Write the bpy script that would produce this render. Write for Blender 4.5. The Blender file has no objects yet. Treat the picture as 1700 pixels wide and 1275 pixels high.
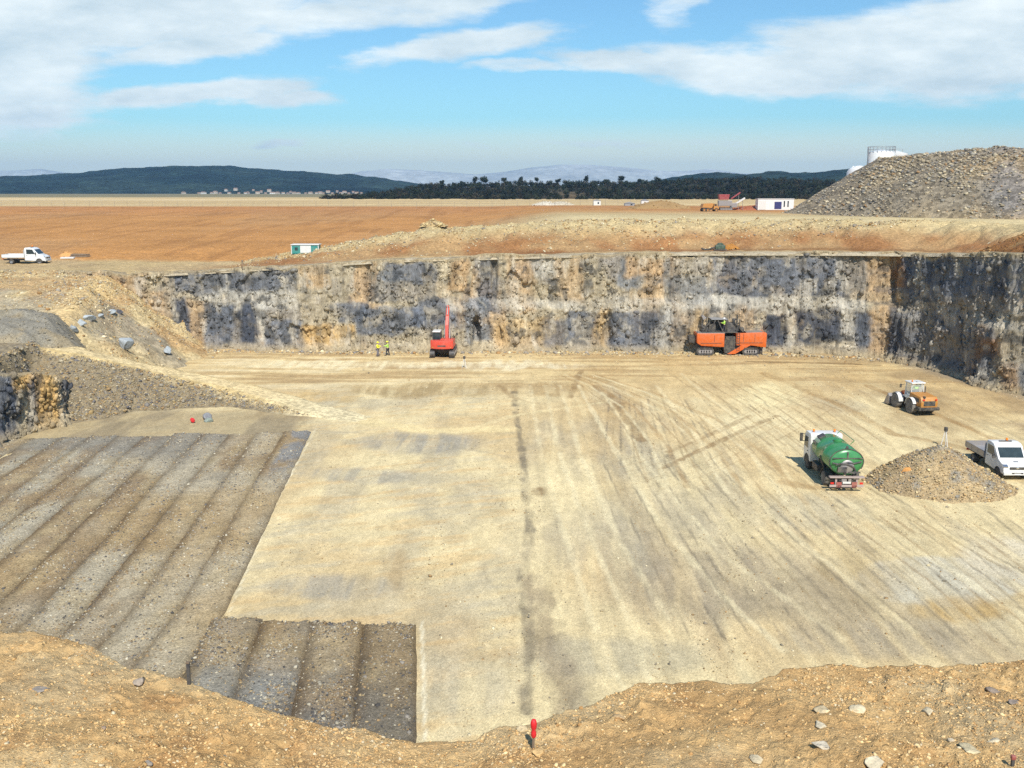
import bpy, bmesh, math, random
import numpy as np
from mathutils import Vector, Matrix, Euler
R = math.radians
rng = np.random.default_rng(7); random.seed(7)
sc = bpy.context.scene
COL = sc.collection

# ------------------------------------------------------------ camera, world, sun, exposure
F, CX, CY, HOR, HC = 1600.0, 850.0, 637.5, 318.0, 20.0        # focal length and frame in photo pixels, eye 20 m above the pit floor
TH = math.atan((CY - HOR) / F)
CT, ST = math.cos(TH), math.sin(TH)
cd = bpy.data.cameras.new('camera'); cam = bpy.data.objects.new('camera', cd); COL.objects.link(cam)
cd.sensor_width = 36; cd.lens = 36 * F / 1700; cd.clip_start = 0.1; cd.clip_end = 40000
cam.location = (0, 0, HC); cam.rotation_euler = (math.pi / 2 - TH, 0, 0)
sc.camera = cam
sc.view_settings.view_transform = 'Standard'; sc.view_settings.look = 'None'
sc.view_settings.exposure = 0.52; sc.view_settings.gamma = 1.0
try: sc.cycles.use_denoising = False
except Exception: pass
sc.cycles.max_bounces = 5; sc.cycles.diffuse_bounces = 3; sc.cycles.volume_bounces = 0
SUN_EL, SUN_AZ = 48.0, 170.0        # azimuth clockwise from +Y (view direction): behind the camera and to the right
sd = bpy.data.lights.new('sun', 'SUN'); sun = bpy.data.objects.new('sun', sd); COL.objects.link(sun)
sd.energy = 4.0; sd.angle = R(0.6); sd.color = (1.0, 0.95, 0.86)
sv = Vector((math.sin(R(SUN_AZ)) * math.cos(R(SUN_EL)), math.cos(R(SUN_AZ)) * math.cos(R(SUN_EL)), math.sin(R(SUN_EL))))
sun.rotation_euler = sv.to_track_quat('Z', 'Y').to_euler()

def S(r, g, b):
    f = lambda c: (c / 255 / 12.92) if c / 255 <= 0.04045 else ((c / 255 + 0.055) / 1.055) ** 2.4
    return np.array((f(r), f(g), f(b)))
def ray(px, py):
    u, v = (px - CX) / F, (CY - py) / F
    return np.array((u, CT + v * ST, -ST + v * CT))
def G(px, py, z=0.0):
    d = ray(px, py); t = (z - HC) / d[2]
    return np.array((d[0] * t, d[1] * t, z))
def at(px, py, D):
    d = ray(px, py); t = D / d[1]
    return np.array((d[0] * t, D, HC + d[2] * t))
def PX(X, Y, Z):
    zc = Y * CT - (Z - HC) * ST
    return CX + F * X / zc, CY - F * (Y * ST + (Z - HC) * CT) / zc

def build_world():
    w = bpy.data.worlds.new('World'); sc.world = w; w.use_nodes = True
    nt = w.node_tree; N, L = nt.nodes, nt.links; N.clear()
    out = N.new('ShaderNodeOutputWorld'); bg = N.new('ShaderNodeBackground'); bg.inputs['Strength'].default_value = 0.10
    L.new(bg.outputs[0], out.inputs[0])
    sky = N.new('ShaderNodeTexSky'); sky.sky_type = 'NISHITA'; sky.sun_disc = False
    sky.sun_elevation = R(SUN_EL); sky.sun_rotation = R(SUN_AZ); sky.air_density = 1.0; sky.dust_density = 0.6; sky.ozone_density = 1.2
    def math_(op, a, b=None, c=None, clamp=False):
        n = N.new('ShaderNodeMath'); n.operation = op; n.use_clamp = clamp
        for i, v in enumerate((a, b, c)):
            if v is None: continue
            if isinstance(v, (int, float)): n.inputs[i].default_value = v
            else: L.new(v, n.inputs[i])
        return n.outputs[0]
    tc = N.new('ShaderNodeTexCoord'); sep = N.new('ShaderNodeSeparateXYZ'); L.new(tc.outputs['Generated'], sep.inputs[0])
    dy = math_('MAXIMUM', sep.outputs[1], 0.08)
    u = math_('DIVIDE', sep.outputs[0], dy); v = math_('DIVIDE', sep.outputs[2], dy)
    uv = N.new('ShaderNodeCombineXYZ'); L.new(u, uv.inputs[0]); L.new(v, uv.inputs[1])
    def noise(scale, sx, sy, detail, rough, off=0.0):
        m = N.new('ShaderNodeMapping'); m.inputs['Scale'].default_value = (sx, sy, 1); m.inputs['Location'].default_value = (off, off * .7, off * .3)
        L.new(uv.outputs[0], m.inputs[0])
        n = N.new('ShaderNodeTexNoise'); n.inputs['Scale'].default_value = scale; n.inputs['Detail'].default_value = detail; n.inputs['Roughness'].default_value = rough
        L.new(m.outputs[0], n.inputs['Vector']); return n
    # sky tint: a cyan low sky under a clear blue
    ramp = N.new('ShaderNodeValToRGB'); cr = ramp.color_ramp
    cr.elements[0].position = 0.0; cr.elements[0].color = (.8, .98, 1.05, 1)
    cr.elements[1].position = 1.0; cr.elements[1].color = (0.60, 0.86, 1.02, 1)
    for p, c in SKY_TINT:
        e = cr.elements.new(p); e.color = (*c, 1)
    L.new(math_('MULTIPLY', v, 3.0, clamp=True), ramp.inputs[0])
    mul = N.new('ShaderNodeMix'); mul.data_type = 'RGBA'; mul.blend_type = 'MULTIPLY'; mul.inputs['Factor'].default_value = 1
    L.new(sky.outputs[0], mul.inputs['A']); L.new(ramp.outputs[0], mul.inputs['B'])
    # cloud masses: soft bodies by direction, broken up by drawn-out noise
    nw = noise(7, 1, 2.6, 6, .6); sepw = N.new('ShaderNodeSeparateColor'); L.new(nw.outputs['Color'], sepw.inputs[0])
    wp = N.new('ShaderNodeCombineXYZ')
    L.new(math_('MULTIPLY_ADD', sepw.outputs[0], 0.16, -0.08), wp.inputs[0]); L.new(math_('MULTIPLY_ADD', sepw.outputs[1], 0.035, -0.0175), wp.inputs[1])
    add = N.new('ShaderNodeVectorMath'); L.new(uv.outputs[0], add.inputs[0]); L.new(wp.outputs[0], add.inputs[1])
    acc = None
    for (px, py, rx, ry, rot, k) in CLOUDS:
        d = ray(px, py); cu, cv = d[0] / d[1], d[2] / d[1]
        m = N.new('ShaderNodeMapping'); m.vector_type = 'TEXTURE'
        m.inputs['Location'].default_value = (cu, cv, 0); m.inputs['Rotation'].default_value = (0, 0, R(rot)); m.inputs['Scale'].default_value = (rx / F, ry / F, 1)
        L.new(add.outputs[0], m.inputs[0])
        ln = N.new('ShaderNodeVectorMath'); ln.operation = 'LENGTH'; L.new(m.outputs[0], ln.inputs[0])
        mr = N.new('ShaderNodeMapRange'); mr.interpolation_type = 'SMOOTHSTEP'
        mr.inputs['From Min'].default_value = 1.25; mr.inputs['From Max'].default_value = 0.25; mr.inputs['To Min'].default_value = 0; mr.inputs['To Max'].default_value = k
        L.new(ln.outputs['Value'], mr.inputs['Value'])
        acc = mr.outputs[0] if acc is None else math_('MAXIMUM', acc, mr.outputs[0])
    n1 = noise(6.5, 1, 4.6, 10, .64, 3.1)
    dens = math_('ADD', acc, math_('MULTIPLY', math_('SUBTRACT', n1.outputs['Fac'], 0.5), 1.35))
    cov = N.new('ShaderNodeMapRange'); cov.interpolation_type = 'SMOOTHSTEP'
    cov.inputs['From Min'].default_value = 0.22; cov.inputs['From Max'].default_value = 0.78; cov.inputs['To Max'].default_value = 0.93
    L.new(dens, cov.inputs['Value'])
    # pale veil low over the horizon
    n2 = noise(3, .6, 6, 5, .5, 8.0)
    veil = N.new('ShaderNodeMapRange'); veil.interpolation_type = 'SMOOTHSTEP'
    veil.inputs['From Min'].default_value = 0.075; veil.inputs['From Max'].default_value = 0.028; veil.inputs['To Max'].default_value = 0.75
    L.new(math_('ADD', v, math_('MULTIPLY_ADD', n2.outputs['Fac'], 0.03, -0.015)), veil.inputs['Value'])
    n3 = noise(9, 1, 3, 7, .6, 5.5)
    cc = N.new('ShaderNodeMix'); cc.data_type = 'RGBA'; cc.inputs['A'].default_value = (4.6, 5.5, 5.9, 1); cc.inputs['B'].default_value = (7.4, 7.9, 7.8, 1)
    L.new(math_('MULTIPLY_ADD', n3.outputs['Fac'], 2.6, -0.85, clamp=True), cc.inputs['Factor'])
    mv = N.new('ShaderNodeMix'); mv.data_type = 'RGBA'; mv.inputs['B'].default_value = (6.9, 7.0, 5.5, 1)
    L.new(mul.outputs['Result'], mv.inputs['A']); L.new(veil.outputs[0], mv.inputs['Factor'])
    mx = N.new('ShaderNodeMix'); mx.data_type = 'RGBA'
    L.new(cov.outputs[0], mx.inputs['Factor']); L.new(mv.outputs['Result'], mx.inputs['A']); L.new(cc.outputs['Result'], mx.inputs['B'])
    L.new(mx.outputs['Result'], bg.inputs['Color'])
SKY_TINT = [(0.22, (.56, .87, .98))]
# px, py, radius x, radius y, rotation, weight
CLOUDS = [(-60, 60, 330, 150, 0, .95), (200, 30, 420, 55, 4, .95), (330, 75, 230, 30, 6, .8), (640, 10, 330, 45, 8, .75),
          (60, 170, 210, 60, 0, .85), (320, 158, 250, 30, 5, .95), (480, 165, 90, 22, 0, .7), (30, 215, 140, 30, 0, .6),
          (770, 72, 210, 36, 8, .95), (840, 110, 180, 12, 4, .6), (470, 238, 80, 11, 5, .7), (1130, 10, 90, 40, 14, .6),
          (1060, 105, 200, 26, -4, .85), (1300, 115, 330, 50, -2, 1.0), (1560, 90, 360, 95, 0, 1.05), (1640, 20, 280, 70, 10, .85),
          (1480, 40, 160, 40, 12, .55), (1110, 240, 420, 9, 0, .42), (760, 242, 160, 8, 0, .4)]
build_world()

# ------------------------------------------------------------ noise
def _h(ix, iy, iz, seed):
    with np.errstate(over='ignore'):
        h = (ix.astype(np.int64).astype(np.uint32) * np.uint32(374761393) + iy.astype(np.int64).astype(np.uint32) * np.uint32(668265263)
             + iz.astype(np.int64).astype(np.uint32) * np.uint32(2147483647) + np.uint32((seed * 974711 + 12345) & 0xffffffff))
        h = (h ^ (h >> np.uint32(13))) * np.uint32(1274126177); h = (h ^ (h >> np.uint32(16))) * np.uint32(2246822519); h = h ^ (h >> np.uint32(15))
    return h.astype(np.float64) / 4294967295.0
def vn(x, y, z=0.0, seed=0):
    x, y, z = np.broadcast_arrays(np.asarray(x, float), np.asarray(y, float), np.asarray(z, float))
    x0, y0, z0 = np.floor(x), np.floor(y), np.floor(z); fx, fy, fz = x - x0, y - y0, z - z0
    fx, fy, fz = (t * t * (3 - 2 * t) for t in (fx, fy, fz)); r = 0
    zs = (0, 1) if np.any(fz > 0) else (0,)
    for dz in zs:
        wz = (fz if dz else 1 - fz)
        for dx in (0, 1):
            for dy in (0, 1):
                r = r + _h(x0 + dx, y0 + dy, z0 + dz, seed) * (fx if dx else 1 - fx) * (fy if dy else 1 - fy) * wz
    return r
def fbm(x, y, z=0.0, o=4, seed=0, g=.5):
    a, t, r = 1.0, 0.0, 0.0
    for i in range(o):
        r = r + a * vn(np.asarray(x) * 2 ** i, np.asarray(y) * 2 ** i, np.asarray(z) * 2 ** i, seed + i * 17); t += a; a *= g
    return r / t
def ss(a, b, x):
    t = np.clip((np.asarray(x, float) - a) / (b - a), 0, 1); return t * t * (3 - 2 * t)
def lerp(a, b, t):
    t = np.asarray(t)[..., None]; return a * (1 - t) + b * t

# ------------------------------------------------------------ mesh makers
def link(name, me, mat=None, parent=None, smooth=False):
    o = bpy.data.objects.new(name, me); COL.objects.link(o)
    if mat: me.materials.append(mat)
    if parent: o.parent = parent
    if smooth: me.polygons.foreach_set('use_smooth', np.ones(len(me.polygons), bool))
    return o
def raw_mesh(name, V, Fc, col=None):
    V = np.ascontiguousarray(V, np.float32); Fc = np.ascontiguousarray(Fc, np.int32)
    me = bpy.data.meshes.new(name); k = Fc.shape[1]; n = len(Fc)
    me.vertices.add(len(V)); me.vertices.foreach_set('co', V.ravel())
    me.loops.add(n * k); me.loops.foreach_set('vertex_index', Fc.ravel())
    me.polygons.add(n); me.polygons.foreach_set('loop_start', np.arange(0, n * k, k, dtype=np.int32))
    me.update(calc_edges=True)
    if col is not None:
        a = me.color_attributes.new('Col', 'FLOAT_COLOR', 'POINT')
        c = np.ones((len(V), 4), np.float32); c[:, :3] = col; a.data.foreach_set('color', c.ravel())
    return me
def grid(name, X, Y, Z, col, mat, parent=None, smooth=True, flip=False, mask=None):
    r, c = X.shape; V = np.stack((X, Y, Z), -1).reshape(-1, 3)
    i = np.arange(r * c).reshape(r, c)
    q = np.stack((i[:-1, :-1], i[:-1, 1:], i[1:, 1:], i[1:, :-1]), -1)
    if mask is not None: q = q[mask[:-1, :-1] & mask[1:, 1:] & mask[1:, :-1] & mask[:-1, 1:]]
    q = q.reshape(-1, 4)
    if flip: q = q[:, ::-1]
    return link(name, raw_mesh(name, V, q, np.asarray(col).reshape(-1, 3)), mat, parent, smooth)
def tag(o, label=None, cat=None, group=None, kind=None):
    if label: o['label'] = label
    if cat: o['category'] = cat
    if group: o['group'] = group
    if kind: o['kind'] = kind
    return o
def empty(name, loc=(0, 0, 0), rz=0.0):
    o = bpy.data.objects.new(name, None); COL.objects.link(o); o.location = loc; o.rotation_euler = (0, 0, rz); o.empty_display_size = .3
    return o

# rock pieces: irregular convex blocks
def _rock_templates(n=9):
    T = []
    for k in range(n):
        bm = bmesh.new(); p = rng.normal(size=(13, 3)); p /= np.linalg.norm(p, axis=1)[:, None]
        p *= rng.uniform(.7, 1.0, (13, 1)) * np.array((1.0, .8, .62)) * .55
        for q in p: bm.verts.new(q)
        g = bmesh.ops.convex_hull(bm, input=bm.verts)
        bmesh.ops.delete(bm, geom=[e for e in set(g['geom_interior']) | set(g['geom_unused']) if isinstance(e, bmesh.types.BMVert)], context='VERTS')
        bmesh.ops.triangulate(bm, faces=bm.faces); bm.verts.index_update(); bm.normal_update()
        T.append((np.array([v.co[:] for v in bm.verts]), np.array([[v.index for v in f.verts] for f in bm.faces]))); bm.free()
    return T
ROCKS = _rock_templates()
def rots(n, tilt=math.pi):
    a, b, c = rng.uniform(-math.pi, math.pi, n), rng.uniform(-tilt, tilt, n), rng.uniform(-tilt, tilt, n)
    def m(ax, t):
        M = np.zeros((n, 3, 3)); i, j = [(1, 2), (2, 0), (0, 1)][ax]; M[:, ax, ax] = 1
        M[:, i, i] = np.cos(t); M[:, j, j] = np.cos(t); M[:, i, j] = -np.sin(t); M[:, j, i] = np.sin(t); return M
    return m(2, a) @ m(0, b) @ m(1, c)
def scatter(name, P, size, col, mat, parent=None, tilt=.5, templates=None, smooth=False):
    templates = templates or ROCKS
    n = len(P); k = rng.integers(0, len(templates), n); Rm = rots(n, tilt); Vs, Fs, Cs, off = [], [], [], 0
    size = np.asarray(size, float); size = size[:, None] if size.ndim == 1 else size
    for t, (tv, tf) in enumerate(templates):
        I = np.where(k == t)[0]
        if not len(I): continue
        v = (tv[None] * size[I][:, None, :]) @ Rm[I].transpose(0, 2, 1) + P[I][:, None, :]
        Vs.append(v.reshape(-1, 3)); Cs.append(np.repeat(col[I], len(tv), 0))
        Fs.append((tf[None] + (np.arange(len(I)) * len(tv))[:, None, None] + off).reshape(-1, 3)); off += len(I) * len(tv)
    me = raw_mesh(name, np.concatenate(Vs), np.concatenate(Fs), np.concatenate(Cs))
    return link(name, me, mat, parent, smooth)
def pick(cols, n, var=.12, w=None):
    c = np.array(cols)[rng.choice(len(cols), n, p=w)]; return np.clip(c * (1 + rng.normal(0, var, (n, 1))), .01, .9)

# ------------------------------------------------------------ materials
def nodes_of(name):
    m = bpy.data.materials.new(name); m.use_nodes = True
    nt = m.node_tree; return m, nt.nodes, nt.links, nt.nodes['Principled BSDF']
def earth(name, var=.25, scales=(.6, 4, 22), bump=.4, bdist=.05, rough=.95, stretch=(1, 1, 1), speck=.0):
    """Col attribute times several sizes of noise, with a noise bump."""
    m, N, L, b = nodes_of(name)
    at_ = N.new('ShaderNodeAttribute'); at_.attribute_name = 'Col'
    tc = N.new('ShaderNodeTexCoord'); mp = N.new('ShaderNodeMapping'); mp.inputs['Scale'].default_value = stretch
    L.new(tc.outputs['Object'], mp.inputs[0]); prev = None; h = None
    for i, s in enumerate(scales):
        n = N.new('ShaderNodeTexNoise'); n.inputs['Scale'].default_value = s; n.inputs['Detail'].default_value = 6; n.inputs['Roughness'].default_value = .62
        L.new(mp.outputs[0], n.inputs['Vector'])
        r = N.new('ShaderNodeMapRange'); r.inputs['From Min'].default_value = .28; r.inputs['From Max'].default_value = .72
        r.inputs['To Min'].default_value = 1 - var; r.inputs['To Max'].default_value = 1 + var; L.new(n.outputs['Fac'], r.inputs['Value'])
        if prev is None: prev = r.outputs[0]
        else:
            q = N.new('ShaderNodeMath'); q.operation = 'MULTIPLY'; L.new(prev, q.inputs[0]); L.new(r.outputs[0], q.inputs[1]); prev = q.outputs[0]
        if h is None: h = n.outputs['Fac']
        else:
            q = N.new('ShaderNodeMath'); q.operation = 'ADD'; L.new(h, q.inputs[0]); L.new(n.outputs['Fac'], q.inputs[1]); h = q.outputs[0]
    if speck:
        vo = N.new('ShaderNodeTexVoronoi'); vo.inputs['Scale'].default_value = scales[-1] * .5; L.new(mp.outputs[0], vo.inputs['Vector'])
        sp = N.new('ShaderNodeSeparateColor'); L.new(vo.outputs['Color'], sp.inputs[0])
        r = N.new('ShaderNodeMapRange'); r.inputs['To Min'].default_value = 1 - speck; r.inputs['To Max'].default_value = 1 + speck; L.new(sp.outputs[0], r.inputs['Value'])
        q = N.new('ShaderNodeMath'); q.operation = 'MULTIPLY'; L.new(prev, q.inputs[0]); L.new(r.outputs[0], q.inputs[1]); prev = q.outputs[0]
    mx = N.new('ShaderNodeVectorMath'); mx.operation = 'SCALE'; L.new(at_.outputs['Color'], mx.inputs[0]); L.new(prev, mx.inputs['Scale'])
    L.new(mx.outputs[0], b.inputs['Base Color']); b.inputs['Roughness'].default_value = rough
    b.inputs['Specular IOR Level'].default_value = .15
    bp = N.new('ShaderNodeBump'); bp.inputs['Strength'].default_value = bump; bp.inputs['Distance'].default_value = bdist
    L.new(h, bp.inputs['Height']); L.new(bp.outputs[0], b.inputs['Normal'])
    return m
def paint(name, c, rough=.45, metal=0.0, dust=.3, dustc=(.42, .36, .26), coat=0.0, scale=3.0):
    m, N, L, b = nodes_of(name)
    tc = N.new('ShaderNodeTexCoord')
    n = N.new('ShaderNodeTexNoise'); n.inputs['Scale'].default_value = scale; n.inputs['Detail'].default_value = 7; n.inputs['Roughness'].default_value = .65
    L.new(tc.outputs['Object'], n.inputs['Vector'])
    r = N.new('ShaderNodeMapRange'); r.inputs['From Min'].default_value = .38; r.inputs['From Max'].default_value = .75; r.inputs['To Max'].default_value = dust
    L.new(n.outputs['Fac'], r.inputs['Value'])
    mx = N.new('ShaderNodeMix'); mx.data_type = 'RGBA'; mx.inputs['A'].default_value = (*c, 1); mx.inputs['B'].default_value = (*dustc, 1)
    L.new(r.outputs[0], mx.inputs['Factor']); L.new(mx.outputs['Result'], b.inputs['Base Color'])
    b.inputs['Roughness'].default_value = rough; b.inputs['Metallic'].default_value = metal; b.inputs['Coat Weight'].default_value = coat
    return m
def glass(name='cab_glass'):
    m, N, L, b = nodes_of(name)
    n = N.new('ShaderNodeTexNoise'); n.inputs['Scale'].default_value = 2; tc = N.new('ShaderNodeTexCoord'); L.new(tc.outputs['Object'], n.inputs['Vector'])
    cr = N.new('ShaderNodeValToRGB'); cr.color_ramp.elements[0].color = (.012, .02, .024, 1); cr.color_ramp.elements[1].color = (.05, .07, .075, 1)
    L.new(n.outputs['Fac'], cr.inputs[0]); L.new(cr.outputs[0], b.inputs['Base Color']); b.inputs['Roughness'].default_value = .08
    return m
def clear_glass(name='clear_glass'):
    m, N, L, b = nodes_of(name); b.inputs['Base Color'].default_value = (.75, .85, .85, 1); b.inputs['Alpha'].default_value = .3; b.inputs['Roughness'].default_value = .05
    return m
K = .80          # photo tone of sunlit earth -> base colour
M_FLOOR = earth('trimmed_limestone', .12, (.6, 3.5, 14, 40), .7, .05, stretch=(1, .5, 1), speck=.13)
M_ROCK = earth('quarry_rock', .20, (.6, 2.6, 9), .9, .14, stretch=(1.8, 1.8, .35), speck=.12)
M_SOIL = earth('tan_soil', .17, (2.2, 9, 40), .9, .05, speck=.10)
M_GROUND = earth('plain_ground', .14, (.08, .7, 3, 10), .8, .14, speck=.2)
M_GRAVEL = earth('gravel', .20, (1.2, 7, 30), .9, .06, speck=.28)
M_PILE = earth('coarse_rubble', .16, (.15, .8, 3.0), 1.0, .3, speck=.42)
M_SLOPE = earth('slope_rubble', .15, (.5, 2.2, 7), .9, .12, speck=.26)
M_STONE = earth('loose_stone', .14, (1.5, 6, 22), .5, .04)
M_HILL = earth('wooded_hill', .6, (.012, .05, .16), .6, 4.0)
M_MOUNT = earth('far_mountain', .2, (.001, .004, .02), .3, 8.0)
M_LEAF = earth('leaf_mass', .3, (.1, .5, 2), .3, .2)
M_BARK = paint('bark', (.09, .06, .04), .9, dust=.3)
WHITE = paint('white_paint', (.74, .74, .72), .4, dust=.3, coat=.3)
OFFWHITE = paint('dusty_white_paint', (.66, .65, .62), .5, dust=.3)
GREYP = paint('grey_metal', (.30, .31, .33), .5, .3, .3)
DGREY = paint('dark_metal', (.05, .05, .055), .6, .2, .35)
BLACK = paint('black_rubber', (.022, .022, .024), .8, dust=.35)
DUSTY_TYRE = paint('dusty_tyre', (.10, .095, .09), .9, dust=.8, dustc=(.40, .36, .29))
DUSTY = paint('dusty_pink_grey_paint', (.36, .28, .26), .6, dust=.4)
STEEL = paint('worn_steel', (.33, .31, .31), .5, .5, .45)
GREEN = paint('green_tank_paint', (.03, .20, .055), .32, dust=.3, dustc=(.22, .36, .2), coat=.3, scale=1.6)
ORANGE = paint('orange_paint', (.60, .105, .006), .45, dust=.22, coat=.2)
YORANGE = paint('yellow_orange_paint', (.46, .19, .022), .55, dust=.4)
RED = paint('red_paint', (.60, .055, .03), .4, dust=.2, coat=.2)
TEAL = paint('teal_paint', (.015, .22, .20), .5, dust=.25)
BLUEP = paint('dark_blue_paint', (.02, .03, .14), .5, dust=.1)
AMBER = paint('amber_lens', (.85, .22, .02), .25, dust=.05)
REDL = paint('red_lens', (.6, .02, .015), .25, dust=.05)
HAZ = paint('hazard_stripe_red', (.3, .06, .05), .6, dust=.5)
CHROME = paint('silver_reflector', (.7, .7, .7), .15, .9, .1)
GLASS = glass(); CLEAR = clear_glass()
HIVIS = paint('hi_vis_yellow', (.80, .78, .03), .7, dust=.08)
HIGREEN = paint('hi_vis_green', (.42, .72, .10), .7, dust=.08)
NAVY = paint('navy_cloth', (.018, .02, .04), .85, dust=.15)
GREYCLOTH = paint('grey_cloth', (.16, .15, .18), .85, dust=.2)
SKIN = paint('skin', (.55, .32, .22), .6, dust=.05)
PALEWOOD = paint('pale_wood', (.30, .25, .18), .9, dust=.3)
WOOD = paint('weathered_wood', (.16, .11, .07), .85, dust=.3)
REDTAPE = paint('red_plastic', (.62, .015, .02), .6, dust=.05)

# ------------------------------------------------------------ solid builder
class MB:
    def __init__(s): s.bm = bmesh.new()
    def _tf(s, vs, loc, rot):
        M = Matrix.Translation(loc) @ (rot if isinstance(rot, Matrix) else Euler(rot).to_matrix().to_4x4())
        bmesh.ops.transform(s.bm, matrix=M, verts=vs)
    def box(s, loc, size, rot=(0, 0, 0), bev=.0, taper=None):
        r = bmesh.ops.create_cube(s.bm, size=1); vs = r['verts']
        bmesh.ops.scale(s.bm, vec=size, verts=vs)
        if taper:                    # taper: scale of the top face in x and y
            for v in vs:
                if v.co.z > 0: v.co.x *= taper[0]; v.co.y *= taper[1]
        if bev:
            es = list({e for v in vs for e in v.link_edges})
            rb = bmesh.ops.bevel(s.bm, geom=es, offset=bev, segments=2, affect='EDGES', profile=.6); vs = list({v for f in rb['faces'] for v in f.verts} | {v for v in vs if v.is_valid})
        s._tf(vs, loc, rot); return s
    def cyl(s, p0, p1, r0, r1=None, seg=16):
        p0, p1 = Vector(p0), Vector(p1); r1 = r0 if r1 is None else r1; d = p1 - p0
        r = bmesh.ops.create_cone(s.bm, cap_ends=True, segments=seg, radius1=r0, radius2=r1, depth=d.length)
        s._tf(r['verts'], (p0 + p1) / 2, d.to_track_quat('Z', 'Y').to_matrix().to_4x4()); return s
    def tube(s, pts, r, seg=8):
        for a, b in zip(pts[:-1], pts[1:]): s.cyl(a, b, r, seg=seg)
        return s
    def prism(s, prof, axis, a, b, bev=0.0):
        """prof: outline in the two other axes, pushed from a to b along axis."""
        def mk(p, t): q = list(p); q.insert(axis, t); return s.bm.verts.new(q)
        A = [mk(p, a) for p in prof]; B = [mk(p, b) for p in prof]; n = len(prof)
        fs = [s.bm.faces.new(A), s.bm.faces.new(B[::-1])] + [s.bm.faces.new((A[i], B[i], B[(i + 1) % n], A[(i + 1) % n])) for i in range(n)]
        bmesh.ops.recalc_face_normals(s.bm, faces=fs)
        if bev:
            es = list({e for f in fs for e in f.edges})
            bmesh.ops.bevel(s.bm, geom=es, offset=bev, segments=2, affect='EDGES', profile=.6)
        return s
    def sphere(s, loc, size, seg=16, rot=(0, 0, 0)):
        r = bmesh.ops.create_uvsphere(s.bm, u_segments=seg, v_segments=max(6, seg // 2), radius=1)
        bmesh.ops.scale(s.bm, vec=size, verts=r['verts']); s._tf(r['verts'], loc, rot); return s
    def lathe(s, prof, loc=(0, 0, 0), axis='Z', seg=24, sx=1.0, sy=1.0):
        rings = []
        for (r, h) in prof:
            rings.append([s.bm.verts.new((r * math.cos(2 * math.pi * i / seg) * sx, r * math.sin(2 * math.pi * i / seg) * sy, h)) for i in range(seg)])
        fs = []
        for A, B in zip(rings[:-1], rings[1:]):
            for i in range(seg): fs.append(s.bm.faces.new((A[i], A[(i + 1) % seg], B[(i + 1) % seg], B[i])))
        fs.append(s.bm.faces.new(rings[0][::-1])); fs.append(s.bm.faces.new(rings[-1]))
        bmesh.ops.recalc_face_normals(s.bm, faces=fs)
        rot = {'Z': (0, 0, 0), 'Y': (math.pi / 2, 0, 0), 'X': (0, math.pi / 2, 0)}[axis]
        s._tf([v for A in rings for v in A], loc, rot); return s
    def build(s, name, mat, parent=None, smooth=None):
        bmesh.ops.remove_doubles(s.bm, verts=s.bm.verts, dist=1e-5)
        me = bpy.data.meshes.new(name); s.bm.to_mesh(me); s.bm.free()
        o = link(name, me, mat, parent)
        if smooth:
            me.polygons.foreach_set('use_smooth', np.ones(len(me.polygons), bool))
            try: me.set_sharp_from_angle(angle=R(smooth))
            except Exception: pass
        return o
def copy_tree(o, parent=None):
    c = o.copy(); COL.objects.link(c)
    if parent: c.parent = parent
    for ch in [x for x in bpy.data.objects if x.parent == o]: copy_tree(ch, c)
    return c

# ------------------------------------------------------------ terrain: heights
RIM = np.array([(-80, 126.5, 10), (-62, 125, 9.8), (-50, 124, 9.7), (-44, 123.4, 9.75), (-30, 122.6, 10.6), (-15, 121.9, 11.6), (0, 121.9, 12.0), (15, 121.9, 12.4),
                (25, 121.4, 12.5), (36, 119.8, 12.6), (43, 117.6, 12.7), (46.2, 115, 12.8), (47.6, 110, 13.1), (49.8, 101, 13.7), (52, 92, 14.3), (55, 80, 14.8), (60, 62, 15.2), (66, 40, 15.5)], float)
B_, R_ = RIM[:12], RIM[11:][::-1]
yr = lambda x: np.interp(x, B_[:, 0], B_[:, 1]); xr = lambda y: np.interp(y, R_[:, 1], R_[:, 0])
def rim_z(x, y):
    return np.where(x < 46.2, np.interp(x, B_[:, 0], B_[:, 2]), np.interp(y, R_[:, 1], R_[:, 2]))
def field_z(y): return np.interp(y, [120, 126, 140, 152, 200, 330, 600, 1300, 20000], [9.6, 9.7, 10.1, 10.9, 12.2, 15.0, 15.8, 15.9, 12])
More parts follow.
